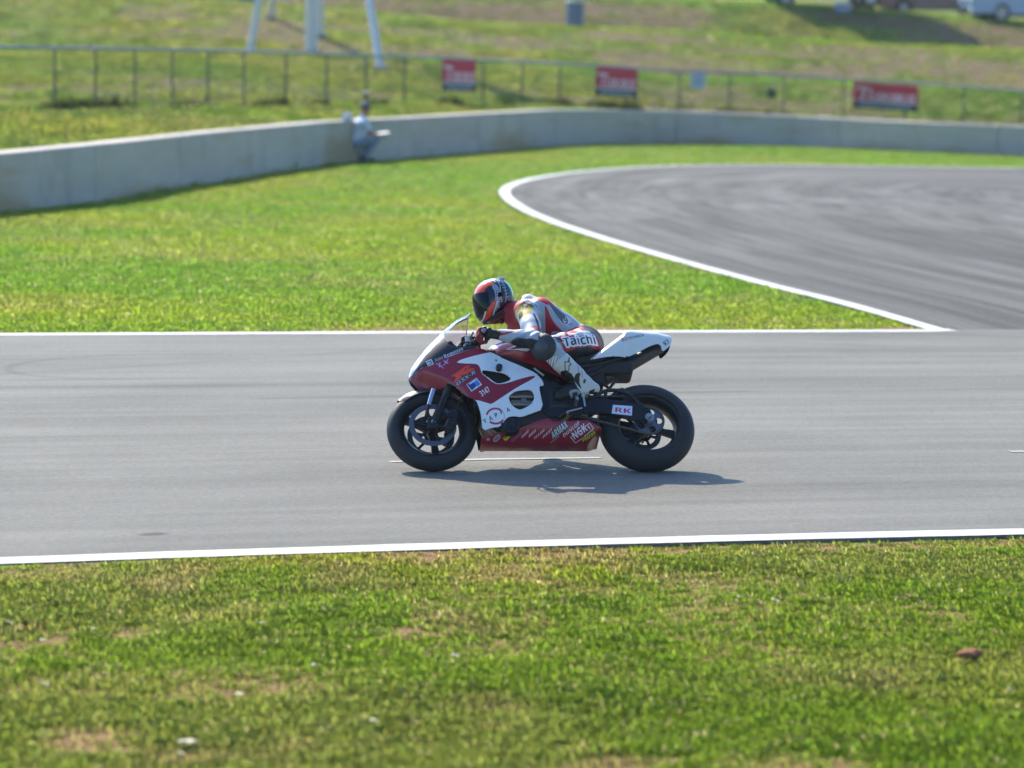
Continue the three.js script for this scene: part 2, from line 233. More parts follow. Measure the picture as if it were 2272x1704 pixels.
function sow(name, label, geo, count, seed, pick, size, tone) {
  const r = rng(seed), mats = [], cols = [], m = new THREE.Matrix4(), q = new THREE.Quaternion(), e = new THREE.Euler(), t = [0, 0, 0];
  for (let i = 0; i < count; i++) {
    const p = pick(r); if (!p) continue; const [x, z, s = 1] = p; if (r() < bare(x, z) * 0.86) continue;
    e.set((r() - 0.5) * 0.25, r() * 6.283, (r() - 0.5) * 0.25); const k = s * size * (0.65 + 0.7 * r());
    m.compose(V(x, groundH(x, z) - 0.004, z), q.setFromEuler(e), V(k, k * (0.75 + 0.5 * r()), k)); mats.push(m.clone());
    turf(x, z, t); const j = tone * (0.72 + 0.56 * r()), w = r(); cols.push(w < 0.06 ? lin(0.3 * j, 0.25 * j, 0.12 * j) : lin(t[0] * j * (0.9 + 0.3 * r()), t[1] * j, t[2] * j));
  }
  const im = new THREE.InstancedMesh(geo, bladeMat, mats.length); im.name = numbered(name); mats.forEach((a, i) => { im.setMatrixAt(i, a); im.setColorAt(i, cols[i]); });
  im.castShadow = im.receiveShadow = true; im.userData = { kind: 'stuff', label, category: 'grass' }; scene.add(im);
}
sow('grass', 'short tufted grass of the near verge below the track', tuftGeo(12, 0.022, 0.032, 0.0026, 1), 250000, 11, r => { const d = 10.6 + 8.6 * r(), x = (r() - 0.5) * (0.36 * d + 5.5), z = -d; return z > tab(nearEdge, x) + 0.05 ? [x, z, 0.7 + 0.6 * fbm(x * 2.2, z * 2.2, 61, 2)] : null; }, 1, 3.2);
sow('grass', 'mown grass of the infield between the track and the concrete wall', tuftGeo(12, 0.026, 0.085, 0.006, 2), 230000, 12, r => { const u = r(), d = 27 + 47 * u * (0.55 + 0.45 * u), x = (r() - 0.5) * (0.34 * d + 10), z = -d; if (z < tab(wallLine, x) + 0.06 || z > tab(farEdge, x) - 0.1 || inPoly(bendPoly, x, z)) return null; return [x, z, 0.8]; }, 1, 3.15);
sow('grass', 'rough grass of the bank and hillside behind the wall', tuftGeo(12, 0.07, 0.16, 0.01, 3), 130000, 13, r => { const d = 45 + 78 * r(), x = (r() - 0.5) * (0.34 * d + 14), z = -d; if (z > tab(wallLine, x) - 0.3) return null; return [x, z, 0.8 + 0.5 * fbm(x * 0.6, z * 0.6, 33, 2)]; }, 1, 3.0);
sow('weeds', 'dark weeds growing along the foot of the fence', tuftGeo(16, 0.2, 0.14, 0.012, 4), 1900, 14, r => { const x = -15 + 34 * r(), z = tab(fenceLine, x) + (r() - 0.4) * 0.9, n = fbm(x * 1.9, 3, 7, 4); return n > 0.46 + 0.16 * r() ? [x, z, (0.35 + 1.0 * r()) * (0.4 + n)] : null; }, 1, 0.7);
sow('weeds', 'dark weeds growing behind the top of the concrete wall', tuftGeo(16, 0.2, 0.14, 0.012, 5), 900, 15, r => { const x = 2 + 12 * r(), z = tab(wallLine, x) - 0.45 - 0.5 * r(); return fbm(x * 1.8, 13, 7, 4) > 0.44 + 0.16 * r() ? [x, z, 0.5 + 0.7 * r()] : null; }, 1, 0.7);
{ // dry leaves and paper scraps caught in the verge
  const r = rng(77), spots = [[-0.5556,-12.8132],[-1.2977,-12.379],[1.1952,-15.8244],[-2.4127,-14.77],[-2.185,-14.3487],[-1.9933,-14.6533],[-2.0313,-13.4034],[-1.3028,-12.1715],[-1.1681,-13.2914],[-0.2413,-14.1751],[-0.8714,-13.875],[2.2616,-13.702],[1.3771,-15.7671],[-1.2001,-14.8775]];
  spots.forEach((p, i) => { const s = i === 1 ? 0.05 : 0.022 + 0.012 * r(), g = new THREE.PlaneGeometry(s * 1.6, s, 3, 2), q = g.attributes.position; for (let k = 0; k < q.count; k++) q.setZ(k, 0.006 * Math.sin(k * 1.7) + 0.01 * r()); g.computeVertexNormals(); g.rotateX(-1.5 + 0.2 * r()); g.rotateY(r() * 3);
    const m = M('dry_leaf', g, std(lin(0.6, 0.55, 0.4), 0.9)); m.position.set(p[0], groundH(p[0], p[1]) + 0.035, p[1]); m.userData = { label: 'pale dry leaf lying in the near grass verge', category: 'leaf', group: 'pale dry leaves in the near verge' }; });
  const c = [[2.1993,-14.5355]]; const g = new THREE.IcosahedronGeometry(0.045, 2), q = g.attributes.position; for (let k = 0; k < q.count; k++) { const f = 0.75 + 0.5 * noise(q.getX(k) * 40, q.getZ(k) * 40, 3); q.setXYZ(k, q.getX(k) * f * 1.3, q.getY(k) * f * 0.6, q.getZ(k) * f); } g.computeVertexNormals();
  const m = M('clay_clod', g, std(lin(0.5, 0.2, 0.09), 0.95, 0, { bumpMap: grainTex, bumpScale: 0.01 })); m.position.set(c[0][0], groundH(c[0][0], c[0][1]) + 0.03, c[0][1]); m.userData = { label: 'reddish clod of clay lying in the near grass on the right', category: 'clod' };
}

// ---------------------------------------------------------------- concrete wall, cast in separate lengths
{
  let run = 0; const arc = [[wallLine[0][0], 0]]; for (let i = 1; i < wallLine.length; i++) { run += Math.hypot(wallLine[i][0] - wallLine[i - 1][0], wallLine[i][1] - wallLine[i - 1][1]); arc.push([wallLine[i][0], run]); }
  const WL = 104, splash = [[-7.6, 0.55, 1.3], [-3.55, 0.75, 1.15], [-0.1, 0.5, 1.5], [4.6, 0.18, 1], [-6.1, 0.2, 1.6], [8.6, 0.16, 1.4]]; // clay thrown against the wall: x, reach up, half-width
  const splashAt = splash.map(([x, r, w]) => [tab(arc, x), r, w]);
  const ctex = dataTex(2048, 128, (i, j, o) => { const u = i / 2048 * WL, v = j / 128, n = fbm(u * 0.5, v * 3, 201, 4), f = fbm(u * 3.5, v * 12, 211, 3), st = fbm(u * 3, v * 1.2, 221, 3);
    let c = 0.5 + 0.1 * (n - 0.5) + 0.06 * (f - 0.5) - 0.06 * sstep(0.55, 0.8, st); let sp = 0.55 * sstep(0.5, 0.7, fbm(u * 0.8 + 4, v * 4.5, 231, 5) + 0.2 * sstep(0.3, 0.0, v) - 0.12);
    for (const [s, r, w] of splashAt) sp = Math.max(sp, sstep(1.2, 0.4, Math.hypot((u - s) / w, v / (r + 0.15)) + 0.9 * (fbm(u * 1.6, v * 6, 241, 4) - 0.5)));
    o[0] = c * 1.08 + (0.38 - c) * sp * 0.62; o[1] = c * 0.97 + (0.28 - c) * sp * 0.62; o[2] = c * 0.82 + (0.19 - c) * sp * 0.62; });
  const wall = thing('concrete_wall', 'low grey concrete barrier wall curving behind the infield grass', 'wall');
  // even steps along the line
  const pts = []; let acc = 0, prev = wallLine[0]; const step = 4.1; pts.push(prev);
  for (let i = 1; i < wallLine.length; i++) { let a = wallLine[i - 1]; const b = wallLine[i]; let l = Math.hypot(b[0] - a[0], b[1] - a[1]), used = 0; while (acc + l - used >= step) { used += step - acc; acc = 0; pts.push([a[0] + (b[0] - a[0]) * used / l, a[1] + (b[1] - a[1]) * used / l]); } acc += l - used; }
  for (let i = 0; i < pts.length - 1; i++) {
    if (pts[i][0] > 26) continue;
    const N = 8, P = [], U = [], I = [], th = 0.46;
    for (let k = 0; k <= N; k++) {
      const t = (k === 0 ? 0.0025 : k === N ? 0.9975 : k / N), x = pts[i][0] + (pts[i + 1][0] - pts[i][0]) * t, zc = tab(wallLine, x), h = tab(wallTop, x), dx = 0.2, dz = tab(wallLine, x + 0.1) - tab(wallLine, x - 0.1), l = Math.hypot(dx, dz), nx = dz / l, nz = -dx / l; // pointing away from the track
      const ring = [[0, -0.2], [0.005, h - 0.02], [0.022, h], [th - 0.022, h], [th, h - 0.02], [th, -0.2]];
      ring.forEach(([o, y], m) => { P.push(x + nx * o, y, zc + nz * o); U.push(tab(arc, x) / WL, clamp(m < 2 ? (y + 0.05) : 0.92 + m * 0.01)); });
      if (k) for (let m = 0; m < 5; m++) { const a = (k - 1) * 6 + m, b = k * 6 + m; I.push(a, b, b + 1, a, b + 1, a + 1); }
    }
    for (const k of [0, N]) { const a = k * 6; I.push(a, a + 1, a + 2, a, a + 2, a + 3, a, a + 3, a + 4, a, a + 4, a + 5); }
    const g = new THREE.BufferGeometry(); g.setAttribute('position', new THREE.Float32BufferAttribute(P, 3)); g.setAttribute('uv', new THREE.Float32BufferAttribute(U, 2)); g.setIndex(I); const gg = g.toNonIndexed(); gg.computeVertexNormals();
    M('wall_panel', gg, std(lin(0.97 + 0.06 * hash(i, 1, 1), 0.98, 0.97 + 0.05 * hash(i, 2, 1)), 0.9, 0, { map: ctex, bumpMap: grainTex, bumpScale: 0.006, specularIntensity: 0.3 }), wall);
  }
}
// ---------------------------------------------------------------- chain-link fence
const galv = std(lin(0.28, 0.31, 0.33), 0.5, 0.5), postMat = std(lin(0.11, 0.125, 0.11), 0.7, 0.2), meshMat = std(lin(0.12, 0.14, 0.14), 0.6, 0.3);
{
  const f = thing('chain_link_fence', 'galvanised chain-link fence with top rail behind the wall', 'fence');
  const pts = []; let x = -20; while (x < 22) { pts.push(x); const dz = (tab(fenceLine, x + 0.5) - tab(fenceLine, x - 0.5)); x += 1.55 / Math.hypot(1, dz); }
  const P = x => [x, tab(fenceBase, x) - 0.1, tab(fenceLine, x)], T = x => [x, tab(fenceTopY, x), tab(fenceLine, x)];
  pts.forEach((x, i) => {
    const post = M('post', cyl([P(x)[0], groundH(x, P(x)[2]) - 0.3, P(x)[2]], T(x), 0.022, 0.022, 8), postMat, f); M('post_cap', new THREE.SphereGeometry(0.034, 8, 6).translate(...T(x)), galv, post);
    if (i === pts.length - 1) return; const x2 = pts[i + 1];
    M('top_rail', cyl(T(x), T(x2), 0.03, 0.03, 8), galv, f);
    // woven wire: every diagonal a thin strip, front and back
    const Pp = [], a = P(x), b = P(x2), ta = T(x), tb = T(x2), at = (u, v) => [a[0] + (b[0] - a[0]) * u, (a[1] + 0.12 + (b[1] - a[1]) * u) * (1 - v) + (ta[1] + (tb[1] - ta[1]) * u) * v, a[2] + (b[2] - a[2]) * u];
    const n = 23, asp = 0.82, w = 0.0017;
    for (const s of [1, -1]) for (let k = -n; k <= n * 2; k++) { // u = k/n + s*v*asp
      let v0 = 0, v1 = 1; const u0 = k / n, slope = s * asp; const vv = c => (c - u0) / slope; let lo = Math.min(vv(0), vv(1)), hi = Math.max(vv(0), vv(1)); v0 = Math.max(0, lo); v1 = Math.min(1, hi); if (v1 - v0 < 0.02) continue;
      const p = at(u0 + slope * v0, v0), q = at(u0 + slope * v1, v1), o = s * 0.004; Pp.push(p[0] - w, p[1], p[2] + o, p[0] + w, p[1], p[2] + o, q[0] + w, q[1], q[2] + o, p[0] - w, p[1], p[2] + o, q[0] + w, q[1], q[2] + o, q[0] - w, q[1], q[2] + o);
      Pp.push(p[0], p[1], p[2] + o - w, p[0], p[1], p[2] + o + w, q[0], q[1], q[2] + o + w, p[0], p[1], p[2] + o - w, q[0], q[1], q[2] + o + w, q[0], q[1], q[2] + o - w); }
    const g = new THREE.BufferGeometry(); g.setAttribute('position', new THREE.Float32BufferAttribute(Pp, 3)); g.computeVertexNormals(); M('chain_link_mesh', g, meshMat, f);
  });
}
// ---------------------------------------------------------------- banners tied to the fence
function banner(name, x0, x1, y0, y1, tex, label, cat, group) {
  const N = 10, P = [], U = [], I = []; const th = 0.004;
  for (const b of [0, 1]) for (let i = 0; i <= N; i++) for (let j = 0; j <= 6; j++) { const u = i / N, v = j / 6, x = x0 + (x1 - x0) * u; const top = tab(fenceTopY, x) - y0, bot = tab(fenceTopY, x) - y1; P.push(x, bot + (top - bot) * v, tab(fenceLine, x) + 0.05 - b * th + 0.012 * Math.sin(u * 9 + v * 2) * (1 - v)); U.push(u, v); if (i && j) { const k = b * 77 + i * 7 + j; b ? I.push(k, k - 7, k - 1, k - 1, k - 7, k - 8) : I.push(k, k - 1, k - 7, k - 1, k - 8, k - 7); } }
  const edge = []; for (let i = 0; i <= N; i++) edge.push(i * 7); for (let j = 1; j <= 6; j++) edge.push(N * 7 + j); for (let i = N - 1; i >= 0; i--) edge.push(i * 7 + 6); for (let j = 5; j >= 1; j--) edge.push(j); edge.forEach((a, i) => { const b = edge[(i + 1) % edge.length]; I.push(a, b, b + 77, a, b + 77, a + 77); });
  const g = new THREE.BufferGeometry(); g.setAttribute('position', new THREE.Float32BufferAttribute(P, 3)); g.setAttribute('uv', new THREE.Float32BufferAttribute(U, 2)); g.setIndex(I); g.computeVertexNormals();
  const t = thing(name, label, cat, [0, 0, 0], group); M('panel', g, std(0xffffff, 0.55, 0, { map: tex, side: THREE.DoubleSide }), t);
  for (const x of [x0 + 0.03, x1 - 0.03]) M('cable_tie', cyl([x, tab(fenceTopY, x) - y0 - 0.03, tab(fenceLine, x) + 0.06], [x, tab(fenceTopY, x) + 0.03, tab(fenceLine, x) + 0.03], 0.008, 0.008, 5), std(lin(0.5, 0.5, 0.5), 0.6), t);
}
const redBanner = canvas(512, 256, (c, w, h) => {
  c.fillStyle = '#d62a3e'; c.fillRect(0, 0, w, h * 0.74); c.fillStyle = '#e9d9d6'; c.fillRect(0, h * 0.70, w, h * 0.05); c.fillStyle = '#1b2028'; c.fillRect(0, h * 0.75, w, h * 0.25);
  c.fillStyle = '#8d9aa2'; c.fillRect(w * 0.1, h * 0.81, w * 0.8, h * 0.12);
  c.strokeStyle = '#f4e9e6'; c.lineCap = 'round'; c.lineJoin = 'round'; c.lineWidth = 17; c.beginPath(); c.moveTo(18, 66); c.quadraticCurveTo(90, 44, 150, 74); c.moveTo(92, 66); c.lineTo(74, 168); c.stroke();
  c.lineWidth = 14; c.beginPath(); let x = 128; for (let k = 0; k < 6; k++) { c.moveTo(x + 40, 112); c.quadraticCurveTo(x, 96, x + 2, 140); c.quadraticCurveTo(x + 8, 176, x + 42, 160); if (k % 2) { c.moveTo(x + 44, 100); c.lineTo(x + 42, 166); } x += 61; } c.stroke();
});
banner('fence_banner', -1.75, -0.98, 0.02, 0.75, redBanner, 'narrow red banner with white script hung nearest the white tower legs', 'banner', 'red banners on the fence');
banner('fence_banner', 1.98, 3.02, 0.03, 0.73, redBanner, 'red banner with white script in the middle of the fence', 'banner', 'red banners on the fence');
banner('fence_banner', 8.72, 10.32, 0.06, 0.72, redBanner, 'widest red banner, at the right end of the fence', 'banner', 'red banners on the fence');
banner('notice_sign', 4.46, 4.84, 0.03, 0.42, canvas(64, 64, (c, w, h) => { c.fillStyle = '#b9c3d2'; c.fillRect(0, 0, w, h); c.fillStyle = '#8fa0b8'; c.fillRect(10, 34, 44, 8); c.fillRect(10, 46, 34, 6); c.fillRect(12, 12, 40, 10); }), 'small pale blue notice board on the fence between two red banners', 'sign');
banner('notice_sign', 6.5, 6.72, 0.38, 0.62, canvas(32, 32, (c, w, h) => { c.fillStyle = '#4d5a3c'; c.fillRect(0, 0, w, h); c.fillStyle = '#3d4733'; c.fillRect(6, 8, 20, 5); }), 'small dark green plate on the fence left of the widest banner', 'sign');

// ---------------------------------------------------------------- white mast with stay legs on the hillside
{
  const t = thing('lighting_mast', 'white mast standing on four splayed white legs behind the fence', 'mast');
  const w = std(lin(0.72, 0.71, 0.66), 0.55, 0, { bumpMap: grainTex, bumpScale: 0.003 });
  const foot = (x, z) => [x, groundH(x, z) - 0.15, z];
  const base = [[-6.1468,1.7216,-93]]; const bX = base[0][0], bZ = -93, top = [bX - 0.05, 13.5, bZ];
  M('mast', cyl(foot(bX, bZ), top, 0.18, 0.15, 18), w, t);
  const legs = [[[[-7.9134,1.6242,-92]][0], 1], [[[-3.6641,1.226,-84]][0], 1], [[[-6.085,1.6231,-96.5]][0], 1], [[[-8.0096,2.4289,-101]][0], 0]];
  for (const [f] of legs) { const q = foot(f[0], f[2]); M('leg', cyl(q, [bX + (f[0] - bX) * 0.1, 12, bZ + (f[2] - bZ) * 0.1], 0.105, 0.09, 12), w, t); M('footing', bx(0.36, 0.3, 0.36, q[0], q[1] + 0.1, q[2], 0.02), std(lin(0.35, 0.37, 0.4), 0.9), t); }
  M('collar', cyl([bX, 11.8, bZ], [bX, 12.2, bZ], 0.3, 0.3, 18), w, t);
  M('platform', bx(2.4, 0.12, 2.4, bX, 13.5, bZ, 0.03), w, t);
}
// ---------------------------------------------------------------- things on the terraces
{
  const at = (px, z) => [px, groundH(px, z), z];
  const b = [[1.9134,2.5796,-106]][0], g = thing('waste_drum', 'blue grey waste drum with pale liner on the upper terrace edge', 'drum', at(b[0], -106));
  const prof = [[0, 0], [0.29, 0], [0.3, 0.02], [0.295, 0.26], [0.31, 0.28], [0.295, 0.3], [0.295, 0.54], [0.31, 0.56], [0.295, 0.58], [0.3, 0.84], [0.305, 0.86], [0.28, 0.86], [0.275, 0.4], [0, 0.4]].map(p => new THREE.Vector2(...p));
  M('barrel', new THREE.LatheGeometry(prof, 24), std(lin(0.16, 0.2, 0.27), 0.5, 0.3), g); M('bin_liner', new THREE.TorusGeometry(0.3, 0.03, 8, 24).rotateX(Math.PI / 2).translate(0, 0.865, 0), std(lin(0.75, 0.75, 0.75), 0.4), g);
  const cool = (px, py, d, c, w, label, dz = 0) => { const o = thing('cool_box', label, 'cool box', at(px, -d)); M('box', bx(w, 0.32, 0.36, 0, 0.17, 0, 0.03), std(c, 0.5), o); M('lid', bx(w + 0.02, 0.06, 0.38, 0, 0.36, 0, 0.02), std(lin(0.75, 0.76, 0.78), 0.5), o); M('handle', tube([[-w / 2 - 0.01, 0.25, 0], [-w / 2 - 0.06, 0.3, 0], [-w / 2 - 0.01, 0.34, 0]], 0.012, 8, 5), std(lin(0.7, 0.7, 0.7), 0.5), o); };
  const c1 = [[11.5433,3.1702,-111.3]][0], c2 = [[-9.1429,3.1788,-106.5]][0];
  cool(c1[0], 0, 111.3, lin(0.25, 0.3, 0.4), 0.55, 'small blue grey cool box on the top terrace left of the dark shadow');
  cool(c2[0], 0, 106.2, lin(0.05, 0.1, 0.25), 0.7, 'dark blue cool box at the top edge left of the mast');
  // parked vehicles on the top terrace
  function car(label, x, z, turn, paint, pickup) {
    const o = thing(pickup ? 'pickup_truck' : 'parked_car', label, pickup ? 'truck' : 'car', at(x, z), 'vehicles parked on the top terrace'); o.rotation.y = turn;
    const pr = pickup ? [[-2.6, 0.35], [-2.62, 0.85], [-2.55, 0.98], [-1.35, 1.06], [-0.75, 1.72], [0.55, 1.75], [0.72, 1.06], [2.6, 1.06], [2.62, 0.4], [1.95, 0.36], [1.85, 0.62], [1.6, 0.74], [1.35, 0.62], [1.25, 0.36], [-1.2, 0.34], [-1.3, 0.62], [-1.55, 0.74], [-1.8, 0.62], [-1.9, 0.36]] : [[-2.2, 0.32], [-2.24, 0.62], [-2.1, 0.78], [-1.15, 0.9], [-0.45, 1.38], [0.75, 1.42], [1.5, 0.98], [2.15, 0.92], [2.22, 0.6], [2.15, 0.34], [1.75, 0.3], [1.68, 0.52], [1.4, 0.66], [1.12, 0.52], [1.05, 0.28], [-1.0, 0.28], [-1.07, 0.52], [-1.35, 0.66], [-1.63, 0.52], [-1.7, 0.3]];
    const eg = new THREE.ExtrudeGeometry(new THREE.Shape(pr.map(p => new THREE.Vector2(...p))), { depth: 1.5, bevelEnabled: true, bevelThickness: 0.1, bevelSize: 0.06, bevelSegments: 3 }); eg.translate(0, 0, -0.75);
    const pm = std(paint, 0.28, 0.3, { clearcoat: 0.8, clearcoatRoughness: 0.06 }); M('body', eg, pm, o);
    const glass = std(lin(0.02, 0.025, 0.03), 0.08), wx = pickup ? [-1.55, 1.6] : [-1.35, 1.4], R = pickup ? 0.37 : 0.31;
    const win = pickup ? [[[-1.2, 1.12], [-0.72, 1.64], [-0.1, 1.66], [-0.1, 1.12]], [[0, 1.12], [0, 1.66], [0.48, 1.66], [0.58, 1.12]]] : [[[-1.0, 0.94], [-0.42, 1.31], [0.1, 1.33], [0.1, 0.96]], [[0.2, 0.96], [0.2, 1.33], [0.72, 1.33], [1.25, 1.0]]];
    for (const s of [1, -1]) { for (const w of win) { const wg = new THREE.ExtrudeGeometry(new THREE.Shape(w.map(p => new THREE.Vector2(...p))), { depth: 0.012, bevelEnabled: false }); wg.translate(0, 0, s * 0.853 - 0.006); M('window', wg, glass, o); }
      for (const x of wx) { const wh = part('wheel', o); M('tyre', new THREE.TorusGeometry(R - 0.09, 0.09, 12, 28).translate(x, R, s * 0.72), std(lin(0.02, 0.02, 0.02), 0.9), wh); M('rim', cyl([x, R, s * 0.72 - 0.06], [x, R, s * 0.72 + 0.07 * s], R - 0.13, R - 0.13, 18), std(lin(0.3, 0.3, 0.32), 0.35, 0.9), wh); }
      M('headlight', bx(0.1, 0.14, 0.3, -2.24 + (pickup ? -0.4 : 0.02), pickup ? 0.82 : 0.66, s * 0.6, 0.03), std(lin(0.85, 0.85, 0.85), 0.1), o); M('tail_light', bx(0.06, 0.16, 0.2, 2.24 + (pickup ? 0.4 : 0), 0.75, s * 0.65, 0.02), std(lin(0.4, 0.02, 0.02), 0.2), o); }
    M('bumper', bx(0.14, 0.2, 1.6, pickup ? -2.68 : -2.28, 0.46, 0, 0.04), pickup ? std(lin(0.7, 0.7, 0.72), 0.12, 1) : pm, o);
    M('floor_pan', bx(3.9, 0.16, 1.4, 0, 0.3, 0), std(lin(0.02, 0.02, 0.02), 0.9), o);
  }
  const v1 = [[17.8561,3.0827,-114.2]][0], v2 = [[15.8886,3.3788,-118]][0];
  car('silver blue pickup truck at the top right corner of the hillside', v1[0] + 0.9, -113.5, 0.18, lin(0.22, 0.32, 0.5), true);
  car('dark maroon car parked left of the silver blue pickup', v2[0] - 0.2, -116.5, -0.1, lin(0.09, 0.03, 0.03), false);
  { const q = [[17.1823,3.0412,-112.9]][0], o = thing('camp_chair', 'dark blue folding camp chair in front of the silver blue pickup', 'chair', at(q[0], -112.9)), bl = std(lin(0.03, 0.06, 0.16), 0.8), mt = std(lin(0.1, 0.1, 0.11), 0.4, 0.7); o.rotation.y = 0.5;
    M('seat', bx(0.5, 0.04, 0.45, 0, 0.42, 0, 0.015), bl, o); M('backrest', bx(0.5, 0.5, 0.04, 0, 0.7, -0.24, 0.015), bl, o); for (const sx of [-1, 1]) for (const sz of [-1, 1]) M('leg', cyl([sx * 0.26, 0, sz * 0.24], [sx * 0.2, 0.44, -sz * 0.1], 0.014, 0.014, 6), mt, o); for (const s of [-1, 1]) M('armrest', bx(0.06, 0.03, 0.46, s * 0.28, 0.62, 0, 0.01), bl, o); }
  { // motorhome on the top terrace: its body throws the dark shadow over the bank
    const q = [[12.4534,3.5131,-114.6]][0], o = thing('motorhome', 'pale grey motorhome cut off by the top edge above the dark shadow', 'motorhome', at(q[0] - 0.9, -113.5)); o.rotation.y = 0.12;
    const wm = std(lin(0.5, 0.5, 0.48), 0.5); M('body', bx(3.6, 3.3, 2.2, 0, 2.35, 0, 0.12), wm, o); M('cab', bx(1.2, 1.7, 2.0, -2.2, 1.35, 0, 0.2), wm, o); M('skirt', bx(3.5, 0.35, 2.1, 0, 0.62, 0, 0.02), std(lin(0.24, 0.25, 0.24), 0.6), o); M('stripe', bx(3.62, 0.18, 2.22, 0, 1.5, 0), std(lin(0.12, 0.18, 0.3), 0.5), o);
    for (const x of [-0.7, 0.9]) M('window', bx(0.9, 0.6, 0.03, x, 2.4, 1.11, 0.01), std(lin(0.02, 0.02, 0.03), 0.1), o);
    for (const s of [1, -1]) for (const x of [-2.1, 1.0]) { const wh = part('wheel', o); M('tyre', new THREE.TorusGeometry(0.27, 0.1, 10, 24).translate(x, 0.36, s * 0.95), std(lin(0.02, 0.02, 0.02), 0.9), wh); M('rim', cyl([x, 0.36, s * 0.9], [x, 0.36, s * 1.02], 0.2, 0.2, 16), std(lin(0.5, 0.5, 0.5), 0.4, 0.7), wh); } }
}
{ // marker post and bag by the wall
  const p = [[-3.2207,1.0154,-66.5]][0], o = thing('marker_post', 'thin brown post with white cap behind the wall', 'post', [p[0], groundH(p[0], -66.5), -66.5]); M('stake', bx(0.07, 0.55, 0.07, 0, 0.2, 0, 0.01), std(lin(0.12, 0.07, 0.05), 0.8), o); M('cap', bx(0.16, 0.035, 0.12, 0, 0.485, 0, 0.01), std(lin(0.75, 0.73, 0.68), 0.6), o);
  const c = [[-3.3831,-63.6441]][0], k = thing('paper_bag', 'white paper bag standing on top of the wall left of the crouching person', 'bag', [c[0], tab(wallTop, c[0]), tab(wallLine, c[0]) - 0.15]);
  const g = bx(0.2, 0.14, 0.12, 0, 0.072, 0, 0.02), q = g.attributes.position; for (let i = 0; i < q.count; i++) q.setX(i, q.getX(i) * (1 - 0.9 * Math.max(0, q.getY(i) - 0.06))); g.computeVertexNormals(); M('bag', g, std(lin(0.7, 0.7, 0.68), 0.8), k); M('rolled_top', cyl([-0.08, 0.15, 0], [0.08, 0.15, 0], 0.016, 0.016, 8), std(lin(0.7, 0.7, 0.68), 0.8), k);
}

// ---------------------------------------------------------------- the racing motorcycle
// own axes: x from the front axle to the rear, y up from the tyres' foot, z to the bike's left side; then leaned to its right
const LEAN = 0.6458, YAW = 0.11345;
function seat(o) { o.position.set(-0.5047, 0.0121, -20.1618); o.rotation.order = 'YXZ'; o.rotation.set(-LEAN, YAW, 0); }
const bike = thing('racing_motorcycle', 'red and white sport racing motorcycle leaning away on the track', 'motorcycle'); seat(bike);
const WB = 1.438;
const rubber = std(lin(0.017, 0.018, 0.02), 0.66, 0, { bumpMap: grainTex, bumpScale: 0.0008 }), blackMetal = std(lin(0.03, 0.032, 0.035), 0.38, 0.6), blackPaint = std(lin(0.022, 0.023, 0.025), 0.35, 0, { clearcoat: 0.4, clearcoatRoughness: 0.2 }), steel = std(lin(0.55, 0.56, 0.58), 0.28, 1), alu = std(lin(0.5, 0.5, 0.5), 0.38, 0.9), dark = std(lin(0.025, 0.025, 0.024), 0.75), goldish = std(lin(0.3, 0.22, 0.14), 0.4, 0.8);
const lathe = (prof, x, y, z = 0, seg = 64) => { const g = new THREE.LatheGeometry(prof.map(p => new THREE.Vector2(...p)), seg); g.rotateX(Math.PI / 2); g.translate(x, y, z); return g; };
function makeWheel(name, x, y, R, r, rw, spokes, discR) {
  const w = part(name, bike), prof = [], rim0 = 0.219;
  prof.push([rim0 - 0.012, rw - 0.008], [rim0, rw + 0.004]); for (let i = 0; i <= 22; i++) { const a = (1 - i / 11) * 1.72; prof.push([R + r * Math.cos(a), r * Math.sin(a)]); } prof.push([rim0, -rw - 0.004], [rim0 - 0.012, -rw + 0.008]);
  M('tyre', lathe(prof, x, y, 0, 96), rubber, w);
  const t = 0.006, b = 0.018; const rp = [[rim0 - 0.004, rw + 0.002], [rim0 + 0.004, rw - 0.001], [rim0 - 0.012, rw - 0.008], [rim0 - b, rw - 0.02], [rim0 - b - 0.012, 0.015], [rim0 - b - 0.012, -0.015], [rim0 - b, -rw + 0.02], [rim0 - 0.012, -rw + 0.008], [rim0 + 0.004, -rw + 0.001], [rim0 - 0.004, -rw - 0.002], [rim0 - b - t, -rw + 0.012], [rim0 - b - 0.012 - t, -0.02], [rim0 - b - 0.012 - t, 0.02], [rim0 - b - t, rw - 0.012], [rim0 - 0.004, rw + 0.002]];
  const rim = M('rim', lathe(rp, x, y, 0, 72), blackMetal, w);
  for (let k = 0; k < spokes; k++) { const s = new THREE.Shape(); s.moveTo(-0.026, 0.03); s.lineTo(-0.016, 0.12); s.lineTo(-0.024, 0.186); s.lineTo(0.024, 0.186); s.lineTo(0.016, 0.12); s.lineTo(0.026, 0.03); const g = new THREE.ExtrudeGeometry(s, { depth: 0.022, bevelEnabled: true, bevelThickness: 0.006, bevelSize: 0.005, bevelSegments: 2 }); g.translate(0, 0, -0.011); g.rotateZ(k * 6.2832 / spokes + (name === 'front_wheel' ? 1.15 : 2.35)); g.translate(x, y, 0); M('spoke', g, blackMetal, rim); }
  M('hub', cyl([x, y, -0.075], [x, y, 0.075], 0.036, 0.036, 24), blackMetal, w);
  return w;
}
